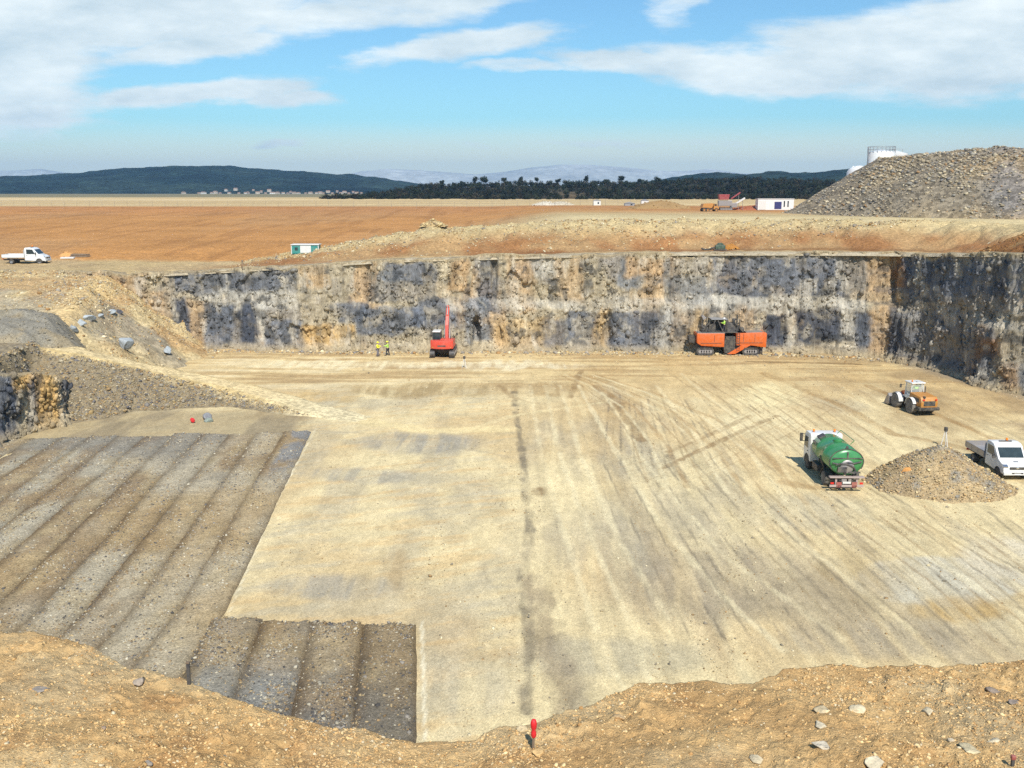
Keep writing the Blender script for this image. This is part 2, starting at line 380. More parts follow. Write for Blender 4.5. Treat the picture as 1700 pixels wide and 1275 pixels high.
def upper_z(x, y):
    x, y = np.broadcast_arrays(np.asarray(x, float), np.asarray(y, float))
    d = np.where(x < 46.2, y - yr(x), np.where(y > 115, np.hypot(np.maximum(x - 46.2, 0), y - 115), x - xr(y)))
    zr = rim_z(x, np.minimum(y, 115)); fz = field_z(y)
    wav = 2.5 * (fbm(x / 9, y / 9, o=3, seed=5) - .5)
    plat = zr + ss(5.5, 17, d + wav) * np.maximum(15.6 - zr, 0)
    left = zr + ss(2, 14, d) * (fz - zr)
    w = ss(-14, 12, x) * np.where(d > 40, 1, 1)
    base = left * (1 - w) + plat * w
    base = base + ss(120, 420, d) * (fz - base)
    crest = np.interp(x, [-46, -40, -36, -28, -20, -11, 0, 8, 20, 30, 46], [9.2, 9.8, 10.6, 12.0, 13.3, 14.5, 15.3, 15.7, 15.8, 15.9, 16.0]) + .6 * (fbm(x / 4, y / 30, o=3, seed=8) - .5) \
        + .9 * np.exp(-((x + 11.5) / 1.8) ** 2 - ((d - 19) / 3) ** 2)
    prof = ss(5, 16, d + wav) * (1 - ss(19, 30, d + wav))
    ridge = zr + (crest - zr) * prof
    z = np.maximum(base, np.where((x > -46) & (x < 75), ridge * (1 - ss(46, 75, x)) + base * ss(46, 75, x), base))
    amp = (.35 * ss(0, 4, d) + 1.1 * ss(6, 11, d) * ss(24, 17, d) * ss(-44, -30, x)) * (1 - ss(30, 60, d)) + .03
    return z + amp * (fbm(x / 1.6, y / 1.6, o=4, seed=3) - .5) + .5 * ss(150, 400, d) * (fbm(x / 60, y / 60, o=2, seed=4) - .5)

RAMP = np.array([(*G(20, 562, 5.7),), (*G(62, 566, 5.6),), (*G(130, 580, 5.0),), (*G(250, 608, 3.1),), (*G(400, 640, 1.35),), (*G(540, 680, .35),), (*G(660, 708, -.1),)])
def seg_dist(x, y, P):
    best = np.full(np.shape(x), 1e9); zz = np.zeros(np.shape(x))
    for a, b in zip(P[:-1], P[1:]):
        dx, dy = b[0] - a[0], b[1] - a[1]; t = np.clip(((x - a[0]) * dx + (y - a[1]) * dy) / (dx * dx + dy * dy), 0, 1)
        d = np.hypot(x - a[0] - t * dx, y - a[1] - t * dy); m = d < best; best = np.where(m, d, best); zz = np.where(m, a[2] + t * (b[2] - a[2]), zz)
    return best, zz
def left_z(x, y):
    x, y = np.broadcast_arrays(np.asarray(x, float), np.asarray(y, float))
    Bz = np.interp(y, [50, 75, 88, 95, 105, 115, 126, 140], [6.4, 6.3, 5.8, 6.2, 7.5, 8.9, 9.75, 10.1]) + np.clip((-55 - x) * .03, 0, 1.2)
    n = fbm(x / 6, y / 6, o=4, seed=11) - .5
    xe = np.interp(y, [50, 80, 86, 92, 100, 112, 122, 126], [-46.5, -45.2, -45, -46, -47, -49.5, -52, -52]) + 5 * n
    sl = np.interp(y, [84, 92], [3.0, .72])
    rise = Bz - np.maximum(0, x - xe) * sl
    d, pz = seg_dist(x, y, RAMP)
    cause = pz - np.maximum(0, d - 1.5 - 1.0 * n) * .52
    z = np.maximum(rise, cause) + .8 * (fbm(x / 2.2, y / 2.2, o=4, seed=12) - .5) * ss(1.3, 2.6, d)
    z = np.where(d < 1.9, z * ss(1.2, 1.9, d) + (pz + .05 * fbm(x * 2, y * 2, seed=2)) * (1 - ss(1.2, 1.9, d)), z)
    return np.maximum(z - .15, -.6)
def ground_z(x, y):
    x = float(x); y = float(y)
    if x < -8 and y < yr(x): return max(0.0, float(left_z(x, y)))
    if (x < 46.2 and y > yr(x)) or (x >= 46.2 and (y > 115 or x > xr(y))): return float(upper_z(x, y))
    return 0.0

# ------------------------------------------------------------ pit floor
def poly_px(pts, z=0.0): return np.array([G(a, b, z)[:3] for a, b in pts])
def floor_color(X, Y):
    cream, tan, grey, brown, dark = S(226, 209, 166), S(208, 184, 140), S(186, 174, 148), S(176, 146, 102), S(128, 112, 90)
    px, py = PX(X, Y, 0 * X)
    n1 = fbm(X / 9, Y / 16, o=5, seed=21); n2 = fbm(X / 3, Y / 9, o=4, seed=22)
    C = lerp(cream, tan, ss(.42, .66, n1) * .75); C = lerp(C, grey, ss(.5, .75, n2) * .6)
    xw = X + 2.4 * (fbm(X / 30, Y / 22, seed=23) - .5) + .35 * (fbm(X / 5, Y / 5, seed=24) - .5)
    far = ss(92, 104, Y + 8 * (n1 - .5)); right = ss(-1, 1.5, X)
    skew = np.where(X > 10, .12 * (X - 10) / 20, 0) * (Y - 40)
    st = fbm((xw - skew * .2) * 1.5, Y * .05, o=4, seed=25, g=.62)
    st2 = fbm((xw) * .55, Y * .03, o=3, seed=26)
    A = lerp(C, C * .76 + grey * .12, ss(.53, .74, st)); A = lerp(A, cream * 1.10, ss(.52, .35, st) * .55)
    A = lerp(A, brown, ss(.56, .72, st2) * .32)
    # scrape marks running across the cream middle
    dia = Y - .34 * X
    sc_ = fbm(X * .3, dia * 1.3, o=5, seed=27, g=.6); Bm = lerp(C, S(214, 184, 134), ss(.53, .72, sc_) * .55)
    Bm = lerp(Bm, S(192, 182, 156), ss(.50, .30, sc_) * .6 * ss(.4, .6, fbm(X / 6, Y / 6, seed=28)))
    C2 = lerp(Bm, A, right * .92)
    fr = fbm(X * .09, Y * .85, o=4, seed=29, g=.6)
    Fc = lerp(S(215, 192, 145), S(178, 150, 108), ss(.42, .68, fr)); Fc = lerp(Fc, S(230, 214, 176), ss(.45, .3, fr) * .8 * ss(5, -10, X))
    C2 = lerp(C2, Fc, far * .85)
    # brownish turning area on the right
    tb = ss(2, 12, X) * ss(78, 90, Y) ; C2 = lerp(C2, S(194, 164, 116), tb * .45 * ss(.3, .6, fbm(X / 4, Y / 8, seed=31)))
    rb = ss(30, 42, X) * ss(62, 74, Y); C2 = lerp(C2, S(160, 138, 106), rb * .65 * ss(.3, .6, fbm(X / 5, Y / 5, seed=32)))
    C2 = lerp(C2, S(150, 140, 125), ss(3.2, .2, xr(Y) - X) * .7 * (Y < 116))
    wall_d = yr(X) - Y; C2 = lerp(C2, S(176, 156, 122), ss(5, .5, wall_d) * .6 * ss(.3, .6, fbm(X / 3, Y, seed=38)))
    def blob(cx, cy, rx, ry, col, k, sd=0, soft=.6):
        nonlocal C2
        w_ = 26 * (fbm(X / 2.0, Y / 4, o=4, seed=40 + sd) - .5); r = np.hypot((px - cx + w_) / rx, (py - cy + w_ * .5) / ry)
        C2 = lerp(C2, col, k * ss(1.15, 1.15 - soft, r) * (.45 + .55 * ss(.35, .6, fbm(xw * 1.8, Y * .12, o=3, seed=60 + sd))))
    g1, g2 = S(166, 158, 140), S(212, 202, 178)
    blob(1062, 765, 75, 42, g1, .65, 1); blob(1090, 860, 120, 60, g1, .45, 2); blob(1190, 970, 210, 70, S(160, 148, 128), .65, 3); blob(1060, 930, 70, 40, g1, .6, 4)
    blob(1560, 965, 135, 38, S(206, 199, 178), 1.0, 5, .18); blob(1670, 925, 90, 40, g2, .9, 6); blob(1590, 1010, 90, 26, S(196, 166, 112), .85, 7); blob(1420, 960, 90, 60, S(182, 158, 112), .5, 8)
    blob(1450, 1060, 200, 35, S(160, 150, 132), .6, 9); blob(1350, 850, 110, 36, S(186, 178, 156), .55, 10); blob(1010, 660, 36, 26, g1, .4, 11)
    blob(700, 735, 120, 20, S(160, 156, 146), .8, 12); blob(560, 975, 130, 22, S(168, 162, 148), .75, 13); blob(660, 945, 26, 40, S(182, 160, 122), .7, 14); blob(760, 1140, 110, 60, S(196, 186, 160), .6, 15)
    blob(600, 790, 110, 14, S(160, 158, 150), .6, 16); blob(770, 1060, 60, 40, S(196, 170, 128), .4, 17)
    blob(700, 648, 150, 14, S(170, 148, 108), .8, 20); blob(900, 645, 90, 12, S(178, 152, 110), .7, 21); blob(1280, 655, 60, 26, S(236, 222, 176), .8, 22); blob(1260, 705, 80, 26, S(238, 224, 182), .8, 23)
    blob(560, 605, 180, 8, S(238, 226, 190), .8, 24); blob(820, 606, 160, 7, S(238, 228, 196), .7, 25); blob(1000, 1090, 220, 36, S(176, 170, 150), .5, 26); blob(900, 818, 16, 9, S(130, 104, 72), .9, 27)
    blob(1350, 1000, 160, 50, S(166, 152, 126), .6, 28); blob(520, 660, 80, 10, S(200, 172, 120), .6, 29); blob(470, 690, 70, 12, S(170, 140, 98), .8, 30); blob(1560, 690, 120, 30, S(170, 146, 108), .5, 31)
    H = np.zeros(X.shape)
    def stroke(pts, w, col, k, brk=.5, sd=0, dep=.0):
        nonlocal C2, H
        P = poly_px(pts); lo, hi = P.min(0) - 4, P.max(0) + 4; m = (X > lo[0]) & (X < hi[0]) & (Y > lo[1]) & (Y < hi[1])
        d, _ = seg_dist(X[m], Y[m], P); d = d + .5 * w * (fbm(X[m] * 1.5, Y[m] * .6, o=3, seed=80 + sd) - .5) * 2
        a = k * ss(w, w * .35, d) * (1 - brk + brk * ss(.36, .62, fbm(X[m] * 1.3, Y[m] * .5, o=3, seed=90 + sd)))
        C2[m] = lerp(C2[m], col, a); H[m] += dep * a
    dk, br, lt = S(112, 104, 92), S(146, 120, 86), S(236, 223, 184)
    stroke([(853, 650), (862, 720), (872, 800), (880, 880), (868, 960), (880, 1060), (872, 1180)], .42, dk, .7, .7, 1, -.05)
    stroke([(885, 960), (905, 1040), (925, 1100), (950, 1200)], 1.0, S(146, 130, 108), .6, .5, 2, -.06)
    stroke([(930, 1060), (950, 1120), (965, 1180)], .8, S(150, 140, 122), .5, .5, 3)
    stroke([(830, 640), (850, 660), (890, 670)], .5, br, .5, .5, 4)
    stroke([(965, 615), (955, 640), (945, 660)], .5, br, .7, .5, 5); stroke([(990, 640), (1025, 668), (1045, 700), (1062, 730)], .7, br, .75, .4, 6, -.04)
    stroke([(1290, 690), (1200, 730), (1130, 762), (1098, 778)], .45, br, .75, .45, 7); stroke([(1245, 690), (1160, 730), (1110, 750)], .35, br, .5, .5, 8)
    stroke([(1110, 755), (1128, 785), (1150, 810)], .4, dk, .6, .5, 9)
    for i, (pts, w_, k_) in enumerate([([(905, 640), (930, 760), (985, 900), (1035, 1010), (1080, 1130)], .3, .6), ([(960, 640), (1010, 730), (1090, 860), (1190, 980), (1300, 1080)], .32, .65),
                                       ([(1000, 650), (1080, 780), (1200, 920), (1400, 1060)], .3, .6), ([(930, 640), (965, 760), (1030, 900), (1110, 1030)], .3, .55), ([(1090, 640), (1190, 770), (1330, 900), (1520, 1050)], .3, .5),
                                       ([(880, 640), (900, 760), (940, 900), (990, 1050)], .3, .5), ([(1130, 620), (1300, 760), (1460, 870), (1690, 1020)], .35, .45), ([(1022, 1120), (1040, 1150)], .2, .7)]):
        stroke(pts, w_, lt, k_ * .85, .6, 20 + i, .03)
    for i in range(26):
        a = 985 + i * 17 + random.uniform(-6, 6)
        stroke([(a * .62 + 390, 655 + 8 * (i % 3)), (a, 770), (a + (a - 850) * .42, 905), (a + (a - 850) * .95, 1060)], random.uniform(.07, .15), random.choice([dk, br, dk, S(150, 132, 100)]), random.uniform(.3, .6), .8, 40 + i, -.02)
    for i in range(16):
        a = 1330 + i * 26; stroke([(a, 850 + (i % 4) * 6), (a + 130, 960), (a + 250, 1070)], .13, random.choice([dk, br]), .45, .7, 70 + i, -.02)
    for i in range(9):
        a = 1120 + i * 24; stroke([(a, 625 + i * 3), (a + 80, 680), (a + 160, 740)], .14, br, .5, .4, 90 + i, -.02)
    stroke([(1270, 620), (1400, 675), (1480, 720), (1560, 735), (1700, 770)], .8, S(160, 128, 84), .6, .5, 101); stroke([(1440, 640), (1560, 690), (1640, 725), (1700, 750)], .6, S(156, 122, 78), .65, .4, 102)
    stroke([(1240, 600), (1340, 602), (1460, 606)], .6, S(120, 96, 66), .7, .3, 103); stroke([(1300, 800), (1350, 810), (1440, 800)], .9, S(158, 126, 84), .5, .4, 104)
    for i in range(9):
        o_ = i * 15; stroke([(930 + o_ * .5, 622), (965 + o_, 640 + o_ * .1), (1010 + o_ * 1.5, 672 + o_ * .2), (1050 + o_ * 1.9, 730 + o_ * .25), (1075 + o_ * 2.2, 800 + o_ * .3)], .12 + .1 * (i % 3), [br, lt, S(172, 142, 100)][i % 3], .55, .5, 120 + i, -.02)
    for i in range(7):
        o_ = i * 13; stroke([(1330 + o_, 640 + o_ * .3), (1230 + o_, 690 + o_ * .4), (1120 + o_, 740 + o_ * .5), (1010 + o_, 770 + o_ * .6)], .1, [br, S(168, 140, 100)][i % 2], .35, .7, 140 + i, -.02)
    stroke([(540, 682), (620, 702), (720, 716), (840, 712)], 1.5, S(234, 214, 164), .85, .2, 160)
    stroke([(600, 700), (760, 720), (850, 690), (1000, 668)], .5, S(232, 216, 170), .5, .4, 105)
    stroke([(520, 714), (690, 726), (850, 760)], .35, S(172, 160, 136), .4, .6, 106)
    stroke([(700, 1030), (703, 1120), (706, 1230)], .09, S(240, 232, 205), .8, .5, 107); stroke([(524, 712), (450, 850), (381, 1015)], .09, S(240, 230, 200), .8, .5, 108)  # sunlit lip beside the windrows, painted on as thin pale lines
    lb = ss(530, 470, px + 60 * (n1 - .5)) * ss(672, 690, py) * ss(760, 722, py); C2 = lerp(C2, S(172, 156, 124), lb * .8); C2 = lerp(C2, S(140, 128, 108), lb * ss(.5, .65, n2) * .5)
    fine = fbm(xw * 4, Y * .35, o=3, seed=33) - .5; H += .05 * fine * right + .05 * (st - .5) + .05 * (fbm(X * 1.2, Y * 1.2, o=4, seed=34) - .5)
    H += .10 * (fbm(X / 4, Y / 4, o=3, seed=35) - .5) + .3 * ss(2.4, 0, wall_d) * fbm(X / 2, Y, o=3, seed=36)
    C2 = C2 * (1 + .16 * (fbm(X * 2.6, Y * .9, o=5, seed=37, g=.65) - .5) * 2)[..., None]
    return C2, H
gx = np.arange(-54, 66, .125); gy = np.concatenate((np.arange(14, 30, 1.0), np.arange(30, 127.5, .2)))
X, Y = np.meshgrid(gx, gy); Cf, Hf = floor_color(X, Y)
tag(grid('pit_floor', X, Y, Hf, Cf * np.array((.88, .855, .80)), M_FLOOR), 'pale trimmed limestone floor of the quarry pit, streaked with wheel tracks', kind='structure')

# ------------------------------------------------------------ rock faces
PAL = dict(g=S(126, 131, 136), d=S(108, 114, 124), k=S(80, 86, 98), t=S(190, 176, 148), o=S(200, 168, 126), y=S(206, 170, 112), p=S(196, 190, 176), b=S(152, 112, 74), m=S(158, 150, 138))
PATCH = [(290, 448, 500, 488, 'd', .8), (335, 484, 500, 514, 'p', .8), (500, 440, 585, 560, 't', .9), (502, 438, 545, 480, 'o', .8), (640, 440, 720, 468, 'd', .85), (600, 452, 665, 500, 'g', .8),
         (585, 432, 628, 512, 'o', .75), (620, 470, 720, 500, 'm', .8), (745, 428, 782, 480, 'o', .9), (792, 430, 826, 520, 'd', .7), (770, 490, 812, 572, 'g', .8), (842, 424, 892, 520, 'o', .7), (890, 430, 930, 460, 'p', .7),
         (922, 430, 968, 500, 'o', .55), (1028, 434, 1062, 478, 'g', .8), (1042, 428, 1108, 460, 'o', .8), (1070, 450, 1108, 508, 'o', .6), (1110, 455, 1180, 505, 'g', .65), (1185, 424, 1400, 494, 'd', .85), (1400, 425, 1440, 490, 'm', .8),
         (1440, 416, 1482, 490, 'o', .7), (1482, 418, 1508, 480, 'b', .85), (1452, 478, 1500, 490, 'k', .6),
         (282, 496, 314, 575, 'k', .9), (314, 500, 345, 575, 'o', .7), (345, 505, 388, 575, 'd', .9), (396, 504, 424, 566, 'k', .95), (424, 500, 438, 560, 'p', .8), (436, 530, 505, 578, 'd', .8), (505, 540, 585, 572, 'y', .8),
         (560, 504, 610, 532, 'd', .8), (588, 512, 704, 560, 'd', .85), (560, 556, 700, 585, 't', .7), (690, 500, 752, 545, 'd', .85), (680, 545, 770, 586, 't', .7), (820, 530, 930, 586, 'y', .45), (905, 535, 945, 575, 'd', .7),
         (940, 514, 992, 565, 'd', .85), (988, 512, 1012, 582, 'y', .6), (1018, 514, 1112, 586, 'd', .85), (1096, 512, 1112, 585, 'p', .7), (1112, 515, 1190, 586, 'm', .7), (1146, 510, 1172, 555, 'y', .5),
         (820, 494, 1180, 514, 'p', .55), (1180, 494, 1440, 516, 'p', .85), (1270, 518, 1306, 574, 'k', .95), (1306, 512, 1318, 585, 'p', .8), (1320, 516, 1398, 566, 'k', .9), (1396, 508, 1420, 590, 'p', .8), (1420, 518, 1446, 575, 'd', .9), (1320, 566, 1420, 592, 't', .7),
         (1444, 512, 1474, 590, 'o', .8), (1474, 515, 1500, 590, 'k', .8), (1500, 424, 1700, 500, 'd', .85), (1530, 424, 1610, 470, 'k', .4), (1650, 424, 1700, 520, 'k', .45), (1500, 490, 1700, 540, 'm', .75), (1500, 520, 1600, 620, 'd', .65), (1600, 545, 1650, 640, 'd', .6),
         (1620, 565, 1655, 592, 'b', .7), (1655, 520, 1700, 600, 't', .6), (1660, 600, 1690, 650, 'b', .6), (1690, 600, 1760, 670, 'g', .8),
         (90, 430, 288, 610, 't', 1.0), (110, 440, 200, 600, 'o', .6), (180, 455, 240, 500, 'o', .8), (195, 500, 262, 600, 'y', .6), (262, 470, 286, 580, 'm', .7), (222, 462, 240, 490, 'p', .6), (240, 480, 280, 590, 'o', .6), (200, 500, 240, 520, 'b', .5),
         (-30, 620, 30, 760, 'd', .9), (0, 640, 22, 740, 'k', .7), (45, 632, 62, 720, 'k', .9), (96, 612, 120, 650, 'k', .85), (16, 590, 48, 650, 'y', 1.0), (62, 610, 94, 710, 'y', 1.0), (90, 590, 110, 640, 't', .8), (28, 640, 45, 720, 't', .6)]
def rock_color(X, Y, Z, sd):
    px, py = PX(X, Y, Z); a = X + Y
    w1 = 14 * (fbm(a / 2.2, Z / 2.2, o=4, seed=sd) - .5) * 2; w2 = 11 * (fbm(a / 2.0, Z / 1.4, o=4, seed=sd + 1) - .5) * 2; px, py = px + w1, py + w2
    n = fbm(a / 5, Z / 3.5, o=4, seed=sd + 2)
    C = lerp(PAL['t'], PAL['m'], ss(.4, .65, n)); C = lerp(C, PAL['o'], ss(.55, .75, fbm(a / 2.5, Z / 5, o=4, seed=sd + 3)) * .6)
    br = .55 + .45 * ss(.3, .5, fbm(a / .9, Z / 1.3, o=4, seed=sd + 4))
    for x0, y0, x1, y1, c, k in PATCH:
        m = ss(-6, 5, px - x0) * ss(-6, 5, x1 - px) * ss(-5, 4, py - y0) * ss(-5, 4, y1 - py)
        if m.max() > 0: C = lerp(C, PAL[c], k * m * br)
    vs = fbm(a * 1.7, Z * .10, o=5, seed=sd + 5, g=.7); C = C * (1 + 1.0 * (vs - .5))[..., None]; C = C * (1 + .5 * (fbm(a * 1.4, Z * 1.6, o=5, seed=sd + 8, g=.7) - .5))[..., None]
    C = lerp(C, S(76, 78, 80), ss(.60, .74, fbm(a * 1.1, Z * .9, o=4, seed=sd + 6)) * .65)
    C = lerp(C, S(214, 204, 184), ss(.62, .76, fbm(a * .9 + 50, Z * .35, o=4, seed=sd + 7)) * .55)
    return C
def resample(P, step):
    P = np.asarray(P, float); d = np.r_[0, np.cumsum(np.linalg.norm(np.diff(P[:, :2], axis=0), axis=1))]; s = np.arange(0, d[-1], step)
    Q = np.stack([np.interp(s, d, P[:, i]) for i in range(P.shape[1])], 1)
    ker = np.ones(15) / 15
    for i in (0, 1): Q[:, i] = np.convolve(np.pad(Q[:, i], 7, mode='edge'), ker, 'valid')
    return s, Q
def rock_face(name, P, step, rows, ledge, seed, label, caves=(), top_noise=.8, lip=3.0):
    s, Q = resample(P, step); T = np.gradient(Q[:, :2], axis=0); T /= np.linalg.norm(T, axis=1)[:, None]; N = np.stack((T[:, 1], -T[:, 0]), 1)
    t = np.linspace(0, 1, rows); top = Q[:, 2] + .1 + top_noise * ((fbm(s / 3.2, s * 0, o=4, seed=seed + 9) - .45) - 2.4 * np.maximum(fbm(s / 6, s * 0, o=5, seed=seed + 24, g=.6) - .47, 0))
    Sg, Tt = np.meshgrid(s, t); top2 = np.broadcast_to(top, Sg.shape); Zg = -.3 + Tt * (top2 + .3); rel = Zg / top2
    led = ledge + .12 * (fbm(Sg / 6, Sg * 0, o=3, seed=seed + 20) - .5)
    D = .75 * ss(.25, .6, fbm(Sg / 9, Sg * 0, o=2, seed=seed + 21)) * (1 - ss(-.05, .05, rel - led)) if ledge else 0 * Sg
    D = D + 1.5 * (fbm(Sg / 6, Zg / 40, o=2, seed=seed) - .5)
    q1 = np.floor(Sg / 2.3 + 1.0 * fbm(Sg / 3, Zg / 9, seed=seed + 1)); q2 = np.floor(Zg / 7 + 1.5 * fbm(Sg / 2, Zg / 9, seed=seed + 2))
    D = D + .55 * (_h(q1, q2, q1 * 0, seed + 3) - .5)
    q1 = np.floor(Sg / .75 + .8 * fbm(Sg, Zg / 4, seed=seed + 4)); q2 = np.floor(Zg / 2.4 + 1.6 * fbm(Sg, Zg / 3, seed=seed + 5)); D = D + .22 * (_h(q1, q2, q1 * 0, seed + 6) - .5)
    D = D + .5 * (fbm(Sg / 1.1, Zg / 4.5, o=5, seed=seed + 7) - .5) + .45 * (fbm(Sg * 1.6, Zg / 3, o=4, seed=seed + 22, g=.68) - .5) + .35 * (fbm(Sg * 2.2, Zg * 1.8, o=3, seed=seed + 25, g=.65) - .5) + .10 * np.abs(np.sin(Sg * 2.1 + 2 * fbm(Sg / 4, Sg * 0, seed=seed + 8))) * ss(.3, .6, fbm(Sg / 5, Zg / 4, seed=seed + 10))
    D = D + (1.0 * ss(1.6, 0, Zg) + .4 * ss(.8, 0, Zg)) * fbm(Sg / 2, Sg * 0, o=3, seed=seed + 11)
    D = D - .0 * Sg
    Xg = Q[:, 0] + N[:, 0] * D; Yg = Q[:, 1] + N[:, 1] * D
    for (cx, cy, rx, ry, dep) in caves:
        px, py = PX(Xg, Yg, Zg); m = dep * np.exp(-((px - cx) / rx) ** 4 - ((py - cy) / ry) ** 4); Xg = Xg - N[:, 0] * m; Yg = Yg - N[:, 1] * m
    ex = np.array([.5, 1.2, 2.0, lip])[:, None]; wl = np.array([.1, .35, .8, 1.0])[:, None]; lipz = top * (1 - wl) + (Q[:, 2] + .03) * wl + np.array([.02, .02, .0, -.45])[:, None]
    Xa = np.vstack((Xg, Xg[-1] - N[:, 0] * ex)); Ya = np.vstack((Yg, Yg[-1] - N[:, 1] * ex)); Za = np.vstack((Zg, lipz))
    C = rock_color(Xa, Ya, Za, seed + 30)
    C[rows - 1:] = lerp(C[rows - 1:], S(166, 150, 120), .8)
    tp = ss(.95, .995, rel + .03 * (fbm(Sg / 1.5, Zg, seed=seed + 14) - .5)); C[:rows] = lerp(C[:rows], S(184, 166, 132), tp * .7)
    if ledge: C[:rows] = lerp(C[:rows], S(184, 178, 164), ss(.05, .01, np.abs(rel - led)) * .6 * ss(-2, 10, Xg) * ss(.35, .6, fbm(Sg / 3, Zg, o=3, seed=seed + 23)) * ss(.3, .6, fbm(Sg / 4, Sg * 0, seed=seed + 15)))
    C[:rows] = lerp(C[:rows], S(186, 168, 134), ss(1.3, .1, Zg) * .7)
    o = tag(grid(name, Xa, Ya, Za, C * K, M_ROCK, smooth=False), label, kind='structure')
    nb = int(len(s) * 9); i = rng.integers(2, rows - 1, nb); j = rng.integers(1, len(s) - 1, nb); keep = rng.random(nb) < .25 + .75 * ss(.45, .62, fbm(s[j] / 2.5, Zg[i, j] / 2.5, o=3, seed=seed + 40)); i, j = i[keep], j[keep]
    b_ = np.exp(rng.normal(-1.0, .45, len(i))).clip(.15, 1.1)
    sz3 = np.stack((b_, b_ * .8, b_ * rng.uniform(.9, 2.2, len(i))), 1); col = np.clip(C[i, j] * K * (1 + rng.normal(0, .12, (len(i), 1))), .02, .9)
    blk = scatter('rock_blocks', np.stack((Xa[i, j], Ya[i, j], Za[i, j]), 1), sz3, col, M_ROCK, o, tilt=.25); blk['kind'] = 'stuff'
    return o
rock_face('quarry_face', RIM, .14, 104, .5, 100, 'tall layered limestone face of the quarry, grey and orange, closing the pit behind and on the right',
          caves=[(790, 552, 7, 24, 2.2), (1008, 548, 8, 30, 1.0), (820, 470, 5, 40, .9), (612, 470, 4, 45, .6), (1482, 450, 5, 40, 1.0), (1300, 540, 4, 30, .5), (303, 540, 5, 30, .8)])
LP = [(-45.5, 52, 7.0), (-43.6, 62, 6.9), (-42.4, 70, 6.7), (-41.6, 75, 6.2), (-41.0, 77.5, 5.6), (-40.6, 79.5, 4.8), (-40.2, 81.5, 3.9), (-40.4, 84, 3.2), (-41.5, 87, 2.6)]
rock_face('rock_outcrop', LP, .15, 52, 0, 300, 'broken dark grey and orange rock face standing at the left edge of the pit', top_noise=1.6, lip=2.6)

# ------------------------------------------------------------ left side: slope, ramp
gx = np.arange(-140, -6, .36); gy = np.arange(48, 127.3, .34); X, Y = np.meshgrid(gx, gy); Z = left_z(X, Y)
d, pz = seg_dist(X, Y, RAMP); px, py = PX(X, Y, Z); n = fbm(X / 3, Y / 3, o=5, seed=41); n2 = fbm(X / 8, Y / 8, o=4, seed=42)
C = lerp(S(206, 184, 138), S(184, 160, 118), ss(.35, .65, n)); C = lerp(C, S(178, 166, 140), ss(.45, .65, n2) * .7)
emb = ss(1.5, 2.6, d + 1.5 * (n - .5)) * (Y < pz * 0 + np.interp(X, RAMP[:, 0], RAMP[:, 1])); C = lerp(C, S(140, 127, 104), emb * .9)
C = lerp(C, S(128, 122, 114), emb * ss(.45, .62, n2) * .7); C = lerp(C, S(226, 202, 152) * 1.04, ss(2.1, 1.5, d))
C = lerp(C, S(206, 178, 120), ss(.5, .1, np.abs(d - 1.5)) * .6); C = lerp(C, S(226, 209, 166) * 1.08, ss(-26, -16, X) * ss(3.5, 1.5, d))
C = lerp(C, S(196, 160, 112), ss(104, 116, Y) * ss(-70, -56, X) * .7 * ss(.35, .6, n)); C = lerp(C, S(150, 140, 124), ss(104, 116, Y) * ss(-70, -56, X) * .6 * ss(.52, .66, n2))
tr, _ = seg_dist(X, Y, np.array([(*G(420, 425, 9.8)[:2], 0), (*G(250, 440, 9.8)[:2], 0), (*G(150, 480, 8.5)[:2], 0), (*G(110, 520, 7)[:2], 0), (*G(60, 566, 5.6)[:2], 0)]))
C = lerp(C, S(216, 186, 132), ss(3.5, 1.2, tr + n) * .8)
tag(grid('terraced_slope', X, Y, Z, C * K, M_SLOPE), 'tan rubble slope with the haul ramp leading down into the pit', kind='structure')

